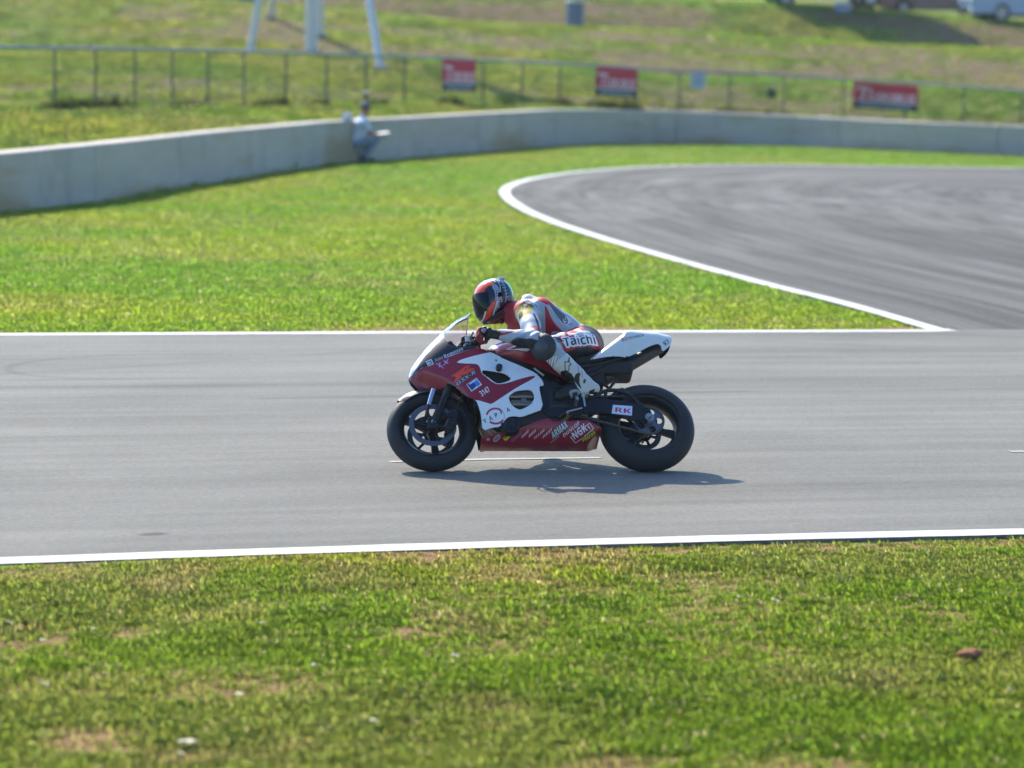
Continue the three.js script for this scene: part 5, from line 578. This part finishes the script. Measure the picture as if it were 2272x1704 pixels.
const suitTex = canvas(2048, 2048, (c, w, h) => {
  const P = {}; for (const [t, [u, v]] of Object.entries(TILE)) { c.save(); c.beginPath(); c.rect(u * 1024, (1 - v) * 1024, 1024, 1024); c.clip(); c.translate(u * 1024, (1 - v) * 1024); draw(t, printer(c, 1024, 1024, SX0, SX0 + SS, SY0, SY0 + SS)); c.restore(); }
  function draw(t, k) {
    const R = '#b3202c', W = '#d4d8dc', S = '#a9b3bd', D = '#1b1d22';
    c.fillStyle = t === 'shin' ? '#a8aeb2' : t === 'thigh' ? R : S; c.fillRect(0, 0, 1024, 1024);
    if (t === 'torso') {
      k.poly([[0.4965,1.3523],[0.6374,1.3895],[0.6484,1.1382],[0.616,0.9957],[0.4666,1.0657]], '#a02430');
      k.poly([[0.6594,1.3761],[0.7519,1.3769],[0.7453,1.2618],[0.6888,1.2399],[0.6531,1.2611]], '#d9dcde');
      k.poly([[0.6954,1.3394],[0.7811,1.3294],[0.8529,1.2402],[0.8963,1.1939],[0.8292,1.2042],[0.7751,1.2252],[0.7283,1.2678]], '#c8202c', 1);
      k.poly([[0.7253,1.2013],[0.7493,1.1908],[0.7523,1.084],[0.7376,0.9882],[0.7146,1.0128],[0.7155,1.1371]], D, 1); k.line([[0.7098,1.2512],[0.7327,1.2228],[0.7625,1.1552],[0.7665,1.0664]], '#c3cad0', 0.012);
      k.poly([[0.7146,1.0128],[0.7712,0.9885],[0.8006,0.9181],[0.7209,0.9105]], R);
      k.poly([[0.7906,1.2131],[0.8131,1.1775],[0.8347,1.1277],[0.8633,1.0923],[0.9102,1.0571],[0.934,1.0466],[0.8613,1.0603],[0.8368,1.0602],[0.852,1.0071],[0.8783,0.9365],[0.8351,0.9292],[0.8096,1.0139],[0.7964,1.1025]], R, 1);
      k.poly([[0.812,1.2255],[0.8969,1.2047],[0.9896,1.1125],[0.9575,1.0909],[0.8912,1.1118],[0.8512,1.1614]], '#59626b', 1); k.line([[0.8177,1.2184],[0.8631,1.1544],[0.9092,1.1048],[0.9571,1.0838]], '#c9cfd3', 0.006);
      k.dot([[0.9475,1.1265]][0], 0.03, '#cdd4da', 0.03); k.text('9', ...[[0.9303,1.0978],[0.9617,1.1087]], 0.05, '#3d4854'); 
      k.poly([[0.9126,0.9781],[0.9704,1.021],[1.0222,1.0639],[1.0917,1.0929],[1.162,1.04],[1.1984,0.8985],[0.9073,0.8932]], R, 1); k.poly([[0.994,1.0069],[1.039,1.0392],[1.088,1.036],[1.122,0.9936],[1.1015,0.9616],[1.034,0.9611],[0.9859,0.975]], '#c6cbd0', 1); k.poly([[1.1215,1.0411],[1.2281,1.0703],[1.2109,0.8223],[1.1252,0.8218],[1.1458,0.9455]], '#2a2422', 1);
      k.poly([[0.7585,0.9406],[1.1874,0.9433],[1.1787,0.8162],[0.7512,0.8138]], D);
      k.line([[0.7519,1.0926],[0.7887,0.99]], '#8d969e', 0.003); k.line([[0.8575,0.9965],[0.9487,0.9865],[1.0184,1.0224]], '#8d969e', 0.003);
    } else if (t === 'arm') {
      k.poly([[0.5912,1.1744],[0.6438,1.1891],[0.6998,1.154],[0.6871,1.09],[0.6348,1.026],[0.5961,1.0398]], '#c2a936', 1); k.poly([[0.6266,1.1534],[0.6685,1.1395],[0.6479,1.0968],[0.6235,1.0966]], '#3a3a30'); k.line([[0.6339,1.1748],[0.6632,1.1537],[0.699,1.1398]], '#22242a', 0.012); k.poly([[0.5988,1.0893],[0.6243,1.1108],[0.6269,1.0471],[0.6014,1.0257]], '#2a2a26', 1);
      k.poly([[0.6657,0.9145],[0.733,0.929],[0.7432,0.845],[0.7048,0.8587],[0.6699,0.883]], R, 1); k.line([[0.6955,1.0501],[0.7136,0.9448],[0.7146,0.8573]], D, 0.016);
      k.poly([[0.417,0.8019],[0.4704,0.7918],[0.5373,0.8096],[0.6116,0.7962],[0.6855,0.7758],[0.7593,0.7554],[0.7519,0.6308],[0.4082,0.6289]], D); k.poly([[0.4234,0.8722],[0.483,0.8621],[0.5738,0.8732],[0.567,0.8592],[0.4883,0.8482],[0.4222,0.8478]], R);
      for (let i = 0; i < 9; i++) { const q = [[0.553,0.8046],[0.6132,0.8085]]; const x = q[0][0] + (q[1][0] - q[0][0]) * i / 9; k.line([[x, q[0][1] - 0.006], [x + 0.004, q[0][1] + 0.01]], '#5a6e9a', 0.0028); }
      k.line([[0.4706,0.7953],[0.5523,0.8097],[0.6917,0.7793]], '#7c8792', 0.004);
      for (let i = 0; i < 5; i++) k.line([[0.6231,0.8916],[0.6822,0.871]].map(q => [q[0] - i * 0.012, q[1] - i * 0.003]), '#8b949e', 0.0028);
    } else if (t === 'thigh') {
      k.poly([[0.35, 0.5], [0.885, 0.5], [0.9, 1.0], [0.905, 1.3], [0.35, 1.3]], '#aeb6bd'); k.poly([[1.075, 0.5], [1.06, 0.98], [1.05, 1.35], [1.35, 1.35], [1.35, 0.5]], '#2a2422'); k.poly([[0.93, 1.035], [0.98, 1.06], [1.03, 1.04], [1.04, 1.0], [0.98, 0.99]], '#cdd2d6', 1); k.poly([[0.842,0.8681],[0.9254,0.8953],[1.0271,0.9752],[1.1227,1.0231],[1.1555,0.963],[1.1637,0.9029],[1.0534,0.8633],[0.9379,0.7834],[0.8682,0.7576],[0.8445,0.8067]], R, 1);
      k.poly([[0.9143,0.931],[1.0094,0.9685],[0.9249,0.8879]], '#d8dbdd'); k.poly([[0.9856,0.9724],[1.0802,1.0378],[1.109,1.0017],[1.0949,0.9732],[1.0245,0.9383],[0.961,0.9158]], '#c9ced2', 1); k.poly([[0.8652,0.8116],[1.0026,0.9222],[1.1265,0.9876],[1.1503,0.9311],[1.0556,0.8927],[0.8975,0.7882]], '#dde1e6');
      k.text('Taichi', ...[[0.8838,0.7874],[1.1385,0.9381]], 0.062, '#181c2c', 'bold italic', 'sans-serif', '#e4e8ec');
      k.poly([[0.8241,0.7046],[0.8959,0.7664],[1.0542,0.8743],[1.1647,0.9171],[1.2132,0.9103],[1.1986,0.6993],[0.8133,0.5466]], D); k.poly([[0.7928,0.8397],[0.8541,0.8471],[0.8642,0.7971],[0.823,0.7874]], D, 1); k.line([[0.8049,0.8187],[0.8576,0.8003],[0.8748,0.7543]], '#8d979e', 0.006);
    } else { k.poly([[0.607,0.874],[0.7026,0.7006],[0.9025,0.7713],[0.9112,0.9111],[0.7297,0.9098]], '#b4bbc0'); for (let i = 0; i < 4; i++) k.line([[[0.7533,0.6485]][0].map((v, j) => v + (j ? 0 : i * 0.017)), [[0.7639,0.6763]][0].map((v, j) => v + (j ? 0 : i * 0.017))], '#f0f2f2', 0.006); k.line([[0.7156,0.666],[0.7792,0.6249],[0.8312,0.5906]], '#8e9498', 0.004); }
    for (let i = 0; i < 900; i++) { const x = hash(i, 11, 3) * 1024, y = hash(i, 12, 3) * 1024; c.fillStyle = `rgba(60,60,58,${0.05 + 0.07 * hash(i, 13, 3)})`; c.fillRect(x, y, 1 + 5 * hash(i, 14, 3), 1.2); }
  }
});
const suitMat = std(0xffffff, 0.58, 0, { map: suitTex, sheen: 0.1, bumpMap: grainTex, bumpScale: 0.0012 });
{ const F = sdfField(bodyBones, 0.028, wrinkle), uv = (T, x, y) => { const [u, v] = TILE[T]; return [(u + clamp((x - SX0) / SS, 0.003, 0.997)) / 2, (v + clamp((y - SY0) / SS, 0.003, 0.997)) / 2]; };
  M('body', meshField(F, [0.38, 0.42, -0.66], [1.26, 1.42, 0.47], 128, uv), suitMat, rider).userData.label = 'racing leathers in silver white, red and black'; }
// boots
const bootTex = canvas(1024, 1024, (c, w, h) => { const k = printer(c, w, h, 0.7, 1.2, 0.35, 0.85), D = '#17191c'; c.fillStyle = '#cdccc4'; c.fillRect(0, 0, w, h);
  k.poly([[0.7922,0.5807],[0.8689,0.6052],[0.933,0.571],[0.9531,0.509],[0.9814,0.4816],[0.9869,0.4266],[0.9734,0.358],[0.7639,0.3573]], D, 1); k.poly([[0.983,0.5989],[0.9676,0.547],[0.9909,0.4885],[0.9484,0.5296],[0.933,0.571]], D, 1); k.poly([[0.896,0.4788],[0.9662,0.4964],[0.9824,0.4689],[0.9352,0.4344],[0.9116,0.4411]], '#8f999c', 1); k.poly([[0.9191,0.4652],[0.953,0.4791],[0.9612,0.4654],[0.9303,0.4515]], '#2a2c30');
  k.line([[0.906,0.6862],[0.8943,0.6445],[0.87,0.6409],[0.8739,0.6063],[0.884,0.5753],[0.901,0.6065],[0.8988,0.6203],[0.9148,0.6342],[0.9003,0.6445]], '#2c3030', 0.006, true); k.line([[0.9333,0.6898],[0.9607,0.6449],[0.9689,0.586]], '#86898a', 0.006); k.line([[0.9549,0.6969],[0.9897,0.6277],[0.9917,0.5654]], '#7c8082', 0.005); k.poly([[1.0003,0.5586],[1.0183,0.5586],[1.0105,0.531],[0.9955,0.5309]], '#33363a', 1); k.poly([[1.0379,0.4898],[1.0777,0.5003],[1.0705,0.483],[1.0372,0.4795]], '#2d3033'); k.poly([[0.9677,0.4655],[1.1048,0.4902],[1.1133,0.4386],[0.9649,0.4208]], '#23262a'); });
const bootMat = std(0xffffff, 0.42, 0, { map: bootTex, bumpMap: grainTex, bumpScale: 0.001 });
function boot(kn, an, toe, heel, s) { const sole = off(mid(toe, heel, 0.5), 0, -0.012, 0), B = [[mid(kn, an, 0.42), mid(kn, an, 0.8), 0.069, 0.06, 'b'], [mid(kn, an, 0.75), an, 0.058, 0.05, 'b'], [an, heel, 0.05, 0.038, 'b'], [an, mid(an, toe, 0.6), 0.048, 0.042, 'b'], [mid(an, toe, 0.55), toe, 0.042, 0.03, 'b'], [heel, toe, 0.03, 0.026, 'b'], [off(mid(kn, an, 0.5), -0.015, 0, 0.02 * s), off(mid(kn, an, 0.85), -0.02, 0, 0.015 * s), 0.058, 0.046, 'b']]; const lo = [0, 1, 2].map(i => Math.min(...B.flatMap(b => [b[0][i], b[1][i]])) - 0.09), hi = [0, 1, 2].map(i => Math.max(...B.flatMap(b => [b[0][i], b[1][i]])) + 0.09);
  return M('boot', meshField(sdfField(B, 0.018), lo, hi, 64, (T, x, y) => [(x - 0.7) / 0.5, (y - 0.35) / 0.5]), bootMat, rider); }
boot(knL, anL, toeL, heelL, 1).userData.label = 'white and black racing boot with star outline'; boot(knR, anR, toeR, heelR, -1);
// knee pads
for (const [kn, hip, s] of [[knL, hipL, 1], [knR, hipR, -1]]) { const dir = V(kn[0] - hip[0], kn[1] - hip[1], (kn[2] - hip[2])).normalize().add(V(-0.15, -0.35, 0.75 * s)).normalize(), g = new THREE.SphereGeometry(0.094, 32, 20, 0, 6.2832, 0, 1.35); g.scale(1, 0.62, 1); g.applyQuaternion(new THREE.Quaternion().setFromUnitVectors(V(0, 1, 0), dir)); g.translate(kn[0] + dir.x * 0.022, kn[1] + dir.y * 0.022, kn[2] + dir.z * 0.022); const kp = M('knee_pad', g, std(lin(0.03, 0.034, 0.042), 0.45, 0, { bumpMap: grainTex, bumpScale: 0.002 }), rider);
  const pk = new THREE.SphereGeometry(0.055, 24, 14, 0, 6.2832, 0, 1.2); pk.scale(1, 0.5, 1); pk.applyQuaternion(new THREE.Quaternion().setFromUnitVectors(V(0, 1, 0), dir)); pk.translate(kn[0] + dir.x * 0.058, kn[1] + dir.y * 0.058, kn[2] + dir.z * 0.058); M('knee_slider', pk, std(lin(0.05, 0.06, 0.08), 0.35), kp); }
// gloved hands: palm, four fingers round the grip, thumb below
function glove(wr, gz, s) { const gx = grip[0], gy = grip[1], B = [], pal = [gx + 0.036, gy + 0.016, gz]; B.push([wr, pal, 0.036, 0.03, 'cuff'], [[pal[0], pal[1], gz - 0.032], [pal[0], pal[1], gz + 0.034], 0.027, 0.025, 'palm'], [[gx + 0.012, gy + 0.034, gz - 0.034], [gx + 0.012, gy + 0.034, gz + 0.036], 0.017, 0.016, 'palm'], [pal, [gx + 0.012, gy + 0.034, gz], 0.028, 0.02, 'palm']);
  const Ln = [0.95, 1.08, 1.0, 0.8]; for (let i = 0; i < 4; i++) { const z = gz + s * (-0.036 + 0.0245 * i), r = 0.0115 - 0.0008 * (i === 3), l = Ln[i]; const k0 = [gx + 0.008, gy + 0.036, z], k1 = [gx - 0.03 * l, gy + 0.026, z], k2 = [gx - 0.034 * l, gy - 0.012, z], k3 = [gx - 0.008, gy - 0.032, z]; B.push([k0, k1, r * 1.05, r, 'finger'], [k1, k2, r, r * 0.95, 'finger'], [k2, k3, r * 0.95, r * 0.85, 'finger']); }
  const tz = gz - s * 0.05; B.push([[pal[0], pal[1] - 0.01, gz - s * 0.03], [gx + 0.022, gy - 0.018, tz], 0.015, 0.013, 'palm'], [[gx + 0.022, gy - 0.018, tz], [gx - 0.012, gy - 0.03, tz], 0.013, 0.011, 'finger']);
  const F = sdfField(B, 0.007), lo = [gx - 0.07, gy - 0.08, gz - 0.1], hi = [wr[0] + 0.06, gy + 0.09, gz + 0.1]; M('glove', meshField(F, lo, hi, 72, null, (T, x, y, z) => T === 'finger' ? [0.24, 0.02, 0.025] : T === 'cuff' ? (x > wr[0] - 0.028 && y > wr[1] + 0.004 ? [0.5, 0.44, 0.14] : [0.02, 0.02, 0.022]) : (y > gy + 0.036 && x > gx + 0.012 ? [0.55, 0.53, 0.48] : [0.02, 0.02, 0.022])), std(0xffffff, 0.5, 0, { vertexColors: true }), rider); }
glove(wrL, 0.285, 1); glove(wrR, -0.285, -1);
// helmet: shell, visor, spoiler, strap
{ const hc = [[0.4718,1.3562,-0.05]][0], H = part('helmet', rider); H.position.set(...hc); H.rotation.order = 'YXZ'; H.rotation.set(0.26, 0.24, 0.33);
  // side profile (x forward is negative), closed round the crown, brow, chin bar and nape
  const prof = [[0.142, 0.02], [0.132, 0.07], [0.1, 0.112], [0.055, 0.136], [0.0, 0.143], [-0.055, 0.134], [-0.1, 0.106], [-0.132, 0.062], [-0.148, 0.008], [-0.152, -0.05], [-0.15, -0.1], [-0.138, -0.134], [-0.112, -0.15], [-0.06, -0.146], [0.0, -0.132], [0.06, -0.12], [0.105, -0.104], [0.132, -0.06]];
  const rad = []; for (let i = 0; i < 360; i++) rad.push(0); { const sp = smooth2(prof, 2); for (let i = 0; i < 360; i++) { const a = i / 180 * Math.PI, dx = Math.cos(a), dy = Math.sin(a); let best = 0; for (let k = 0; k < sp.length; k++) { const p = sp[k], q = sp[(k + 1) % sp.length], ex = q[0] - p[0], ey = q[1] - p[1], det = dx * ey - dy * ex; if (Math.abs(det) < 1e-9) continue; const t = (p[0] * ey - p[1] * ex) / det, u = (p[0] * dy - p[1] * dx) / det; if (t > 0 && u >= 0 && u <= 1) best = Math.max(best, t); } rad[i] = best; } }
  const rAt = a => { const d = ((a / Math.PI * 180) % 360 + 360) % 360, i = Math.floor(d), f = d - i; return rad[i] * (1 - f) + rad[(i + 1) % 360] * f; };
  const surf = (a, l, o = 0) => { const c = Math.pow(Math.cos(l), 0.82), r = rAt(a) * c; const wid = 0.124 * (Math.sin(a) < -0.3 ? 1 - 0.12 * (-Math.sin(a) - 0.3) : 1); const x = r * Math.cos(a), y = r * Math.sin(a), z = wid * Math.sin(l); const n = V(x / 0.15 ** 2, y / 0.14 ** 2, z / 0.124 ** 2).normalize(); return [x + n.x * o, y + n.y * o, z + n.z * o]; };
  const uv = p => [(p[0] + 0.17) / 0.34, (p[1] + 0.17) / 0.34];
  const patch = (a0, a1, l0, l1, na, nl, o = 0, closed = false, mask) => { const P = [], U = [], I = []; for (let i = 0; i <= na; i++) for (let j = 0; j <= nl; j++) { const a = a0 + (a1 - a0) * i / na, l = l0 + (l1 - l0) * j / nl, p = surf(a, l, typeof o === 'function' ? o(i / na, j / nl) : o); P.push(...p); U.push(...uv(p)); if (i && j) { const k = i * (nl + 1) + j; I.push(k, k - 1, k - nl - 1, k - 1, k - nl - 2, k - nl - 1); } } const g = new THREE.BufferGeometry(); g.setAttribute('position', new THREE.Float32BufferAttribute(P, 3)); g.setAttribute('uv', new THREE.Float32BufferAttribute(U, 2)); g.setIndex(I); g.computeVertexNormals(); return g; };
  const tex = canvas(1024, 1024, (c, w, h) => { const k = printer(c, w, h, -0.17, 0.17, -0.17, 0.17); c.fillStyle = '#252d37'; c.fillRect(0, 0, w, h);
    k.poly([[-0.17, 0.17], [-0.06, 0.17], [-0.035, 0.118], [0.0, 0.085], [-0.025, 0.07], [-0.06, 0.08], [-0.11, 0.03], [-0.17, -0.02]], '#ee4518', 1); k.poly([[-0.17, 0.16], [-0.142, 0.09], [-0.135, 0.03], [-0.17, 0.0]], '#c9d2da', 1);
    k.poly([[-0.07, 0.17], [-0.045, 0.122], [-0.01, 0.105], [0.035, 0.12], [0.03, 0.17]], '#e6ecf0', 1);
    for (let i = 0; i < 34; i++) { const x = -0.05 + 0.15 * hash(i, 1, 9), y = 0.075 + 0.08 * hash(i, 2, 9), a = 0.4 + 1.4 * hash(i, 3, 9), l = 0.012 + 0.022 * hash(i, 4, 9); k.poly([[x, y], [x + l * Math.cos(a), y + l * Math.sin(a)], [x + l * 0.6 * Math.cos(a + 0.7), y + l * 0.6 * Math.sin(a + 0.7)]], i % 2 ? '#161b22' : '#cfd8e0'); }
    k.poly([[-0.04, 0.075], [0.0, 0.085], [0.012, 0.02], [0.0, -0.035], [-0.025, -0.07], [-0.045, -0.04], [-0.03, 0.02]], '#97a3b2', 1);
    k.line([[0.025, 0.12], [0.02, 0.06], [0.008, 0.0], [0.005, -0.05]], '#bcc6d0', 0.006); k.line([[0.058, 0.1], [0.05, 0.0], [0.03, -0.06]], '#9aa7b6', 0.005);
    for (let i = 0; i < 6; i++) k.line([[0.026 + 0.003 * i, 0.085 - i * 0.022], [0.045, 0.092 - i * 0.022], [0.04, 0.08 - i * 0.022], [0.066, 0.088 - i * 0.022]], '#93a1b2', 0.004);
    k.text('SHOEI', [-0.022, -0.088], [0.014, 0.02], 0.03, '#cfd8e2', 'bold', 'sans-serif', '#2c3540');
    k.poly([[0.07, 0.11], [0.092, 0.09], [0.118, 0.02], [0.12, -0.04], [0.095, -0.01], [0.09, 0.04]], '#46d45a', 1); k.line([[0.08, 0.092], [0.1, 0.03], [0.1, -0.02]], '#12301c', 0.007); k.line([[0.092, 0.096], [0.112, 0.04], [0.114, -0.02]], '#b9f0c0', 0.004);
    k.poly([[0.17, -0.045], [0.06, -0.055], [0.01, -0.075], [-0.03, -0.1], [-0.05, -0.17], [0.17, -0.17]], '#15171a');
    k.poly([[-0.17, -0.05], [-0.1, -0.07], [-0.05, -0.05], [-0.03, -0.03], [-0.05, -0.075], [-0.065, -0.11], [-0.08, -0.17], [-0.17, -0.17]], '#1c1e21');
    k.poly([[-0.055, -0.035], [-0.032, -0.028], [-0.045, -0.06], [-0.07, -0.09], [-0.085, -0.13], [-0.1, -0.16], [-0.13, -0.13], [-0.11, -0.085], [-0.085, -0.055]], '#ee4518', 1); k.poly([[-0.03, -0.03], [-0.018, -0.045], [-0.045, -0.08], [-0.06, -0.115], [-0.06, -0.15], [-0.078, -0.14], [-0.07, -0.1], [-0.045, -0.06]], '#d6dadc', 1); k.line([[-0.118, -0.09], [-0.135, -0.135]], '#d9dcde', 0.009); k.poly([[-0.035, -0.06], [-0.02, -0.05], [-0.035, -0.09], [-0.05, -0.11]], '#c3bfb6', 1); });
  const shell = patch(0, 6.28319, -1.5, 1.5, 120, 44); M('shell', shell, std(0xffffff, 0.2, 0, { map: tex, clearcoat: 0.5, clearcoatRoughness: 0.06 }), H);
  const a0 = 2.74, a1 = 3.74; const vis = patch(a0, a1, -1.08, 1.08, 30, 50, (u, v) => 0.005 - 0.003 * Math.max(0, Math.abs(v - 0.5) * 2 - 0.85) / 0.15); M('visor', vis, std(lin(0.008, 0.009, 0.011), 0.1, 0, { specularIntensity: 0.55 }), H);
  M('lower_trim', tube(Array.from({ length: 25 }, (_, i) => { const t = i / 24 * 6.28319; return [0.0 + 0.112 * Math.cos(t), -0.126 - 0.016 * Math.cos(t + 3.14), 0.088 * Math.sin(t)]; }), 0.012, 60, 8), std(lin(0.02, 0.02, 0.022), 0.7), H);
  M('rear_spoiler', bx(0.05, 0.02, 0.12, 0.125, -0.062, 0, 0.008), blackPaint, H); M('top_vent', bx(0.05, 0.016, 0.045, 0.07, 0.132, 0.03, 0.007).rotateZ(-0.1), std(lin(0.55, 0.6, 0.66), 0.25), H); M('chin_strap', bx(0.028, 0.06, 0.02, -0.012, -0.158, 0.055, 0.006), dark, H);
  M('neck_roll', new THREE.TorusGeometry(0.075, 0.028, 10, 28).rotateX(Math.PI / 2).translate(0.015, -0.128, 0), std(lin(0.16, 0.02, 0.025), 0.85), H); }

// ---- the person crouching against the wall
{ const bp = [[-3.0669,-63.5917]][0], o = thing('person', 'person in light blue shirt and cap crouching against the concrete wall', 'person', [bp[0], 0, tab(wallLine, bp[0]) + 0.34]); o.rotation.y = 0.35;
  // faces +x (right); squats with the back to the wall
  const hip = [-0.12, 0.36, -0.06], ch = [-0.04, 0.72, -0.04], nk = [-0.01, 0.9, -0.02], s1 = [-0.02, 0.8, 0.16], s2 = [-0.04, 0.8, -0.2], e1 = [0.1, 0.56, 0.24], e2 = [0.08, 0.58, -0.26], w1 = [0.32, 0.52, 0.12], w2 = [0.32, 0.53, -0.1], k1 = [0.26, 0.46, 0.13], k2 = [0.28, 0.44, -0.16], a1 = [0.02, 0.1, 0.13], a2 = [0.04, 0.1, -0.15];
  const B = [[hip, ch, 0.15, 0.14, 'shirt'], [off(ch, 0, 0, 0.06), off(ch, 0, 0, -0.08), 0.13, 0.13, 'shirt'], [ch, nk, 0.12, 0.06, 'shirt'], [s1, s2, 0.075, 0.075, 'shirt'], [s1, mid(s1, e1, 0.6), 0.066, 0.056, 'shirt'], [mid(s1, e1, 0.6), e1, 0.047, 0.042, 'skin'], [e1, w1, 0.042, 0.03, 'skin'], [s2, mid(s2, e2, 0.6), 0.066, 0.056, 'shirt'], [mid(s2, e2, 0.6), e2, 0.047, 0.042, 'skin'], [e2, w2, 0.042, 0.03, 'skin'], [off(hip, 0, 0, 0.08), k1, 0.105, 0.07, 'jeans'], [off(hip, 0, 0, -0.1), k2, 0.105, 0.07, 'jeans'], [k1, a1, 0.068, 0.046, 'jeans'], [k2, a2, 0.068, 0.046, 'jeans'], [nk, [0.02, 0.99, -0.01], 0.055, 0.055, 'skin']];
  for (const [w, s] of [[w1, 1], [w2, -1]]) { B.push([w, off(w, 0.06, 0.0, -0.02 * s), 0.028, 0.026, 'skin']); for (let i = 0; i < 4; i++) B.push([off(w, 0.06, 0.02 - i * 0.017, -0.02 * s), off(w, 0.12 - 0.008 * Math.abs(i - 1), 0.012 - i * 0.017, -0.045 * s), 0.0095, 0.008, 'skin']); B.push([off(w, 0.03, 0.02, -0.01 * s), off(w, 0.075, 0.05, -0.02 * s), 0.011, 0.009, 'skin']); }
  for (const a of [a1, a2]) B.push([a, off(a, -0.04, -0.05, 0), 0.046, 0.045, 'shoe'], [off(a, -0.03, -0.055, 0), off(a, 0.16, -0.062, 0.02), 0.042, 0.036, 'shoe']);
  const C = { shirt: [0.66, 0.71, 0.8], skin: [0.36, 0.19, 0.12], jeans: [0.2, 0.27, 0.36], shoe: [0.12, 0.1, 0.09] }; M('body', meshField(sdfField(B, 0.02, (x, y, z) => 0.004 * Math.sin(38 * y + 21 * x) * Math.sin(30 * z + 8 * x)), [-0.4, -0.02, -0.5], [0.56, 1.08, 0.5], 88, null, T => C[T]), std(0xffffff, 0.85, 0, { vertexColors: true }), o);
  const hd = part('head', o); hd.position.set(0.045, 1.05, -0.01); hd.rotation.z = -0.15;
  const Hf = sdfField([[[0, 0.02, 0], [-0.012, 0.03, 0], 0.092, 0.094, 's'], [[0.03, -0.05, 0], [0.04, -0.085, 0], 0.055, 0.035, 's'], [[0.094, 0.0, 0], [0.112, -0.028, 0], 0.009, 0.014, 's'], [[0.075, -0.06, 0.016], [0.075, -0.06, -0.016], 0.014, 0.014, 's'], [[0, -0.005, 0.088], [0.005, -0.03, 0.086], 0.016, 0.013, 's'], [[0, -0.005, -0.088], [0.005, -0.03, -0.086], 0.016, 0.013, 's']], 0.016, (x, y, z) => 0.01 * Math.exp(-((x - 0.088) ** 2 + (y - 0.008) ** 2 + (Math.abs(z) - 0.034) ** 2) / 0.0003)); M('face', meshField(Hf, [-0.13, -0.14, -0.13], [0.15, 0.15, 0.13], 56, null, () => [0.36, 0.18, 0.11]), std(0xffffff, 0.7, 0, { vertexColors: true }), hd);
  for (const s of [1, -1]) M('eye', new THREE.SphereGeometry(0.011, 10, 8).translate(0.083, 0.008, 0.034 * s), std(lin(0.1, 0.08, 0.07), 0.2), hd); const hr = new THREE.SphereGeometry(0.1, 20, 14, 0, 6.2832, 0.9, 1.0); hr.translate(-0.016, 0.022, 0); hr.scale(1, 1.05, 1); M('hair', hr, std(lin(0.07, 0.035, 0.02), 0.9), hd);
  const cap = new THREE.SphereGeometry(0.108, 24, 12, 0, 6.2832, 0, 1.45); cap.translate(-0.012, 0.035, 0); M('cap', cap, std(lin(0.14, 0.16, 0.2), 0.8), hd); const br = new THREE.CylinderGeometry(0.085, 0.085, 0.008, 24, 1, false, -0.3, 3.74); br.scale(1.1, 1, 0.95); br.rotateZ(-0.12); br.translate(0.085, 0.045, 0); M('cap_brim', br, std(lin(0.16, 0.18, 0.22), 0.8), hd); }
{ const bp = [[-3.0669,-63.5917]][0], o = thing('clipboard', 'white clipboard held on the knee of the crouching person', 'clipboard', [bp[0] + 0.36, 0.565, tab(wallLine, bp[0]) + 0.27]); o.rotation.set(0.1, 0.35, 0.12); M('board', bx(0.32, 0.008, 0.23, 0, 0, 0, 0.003), std(lin(0.25, 0.17, 0.1), 0.7), o); M('paper', bx(0.29, 0.003, 0.21, 0.01, 0.0057, 0), std(lin(0.8, 0.8, 0.78), 0.8), o); M('clip', bx(0.02, 0.014, 0.09, -0.145, 0.012, 0, 0.003), steel, o); }

renderer.render(scene, camera);
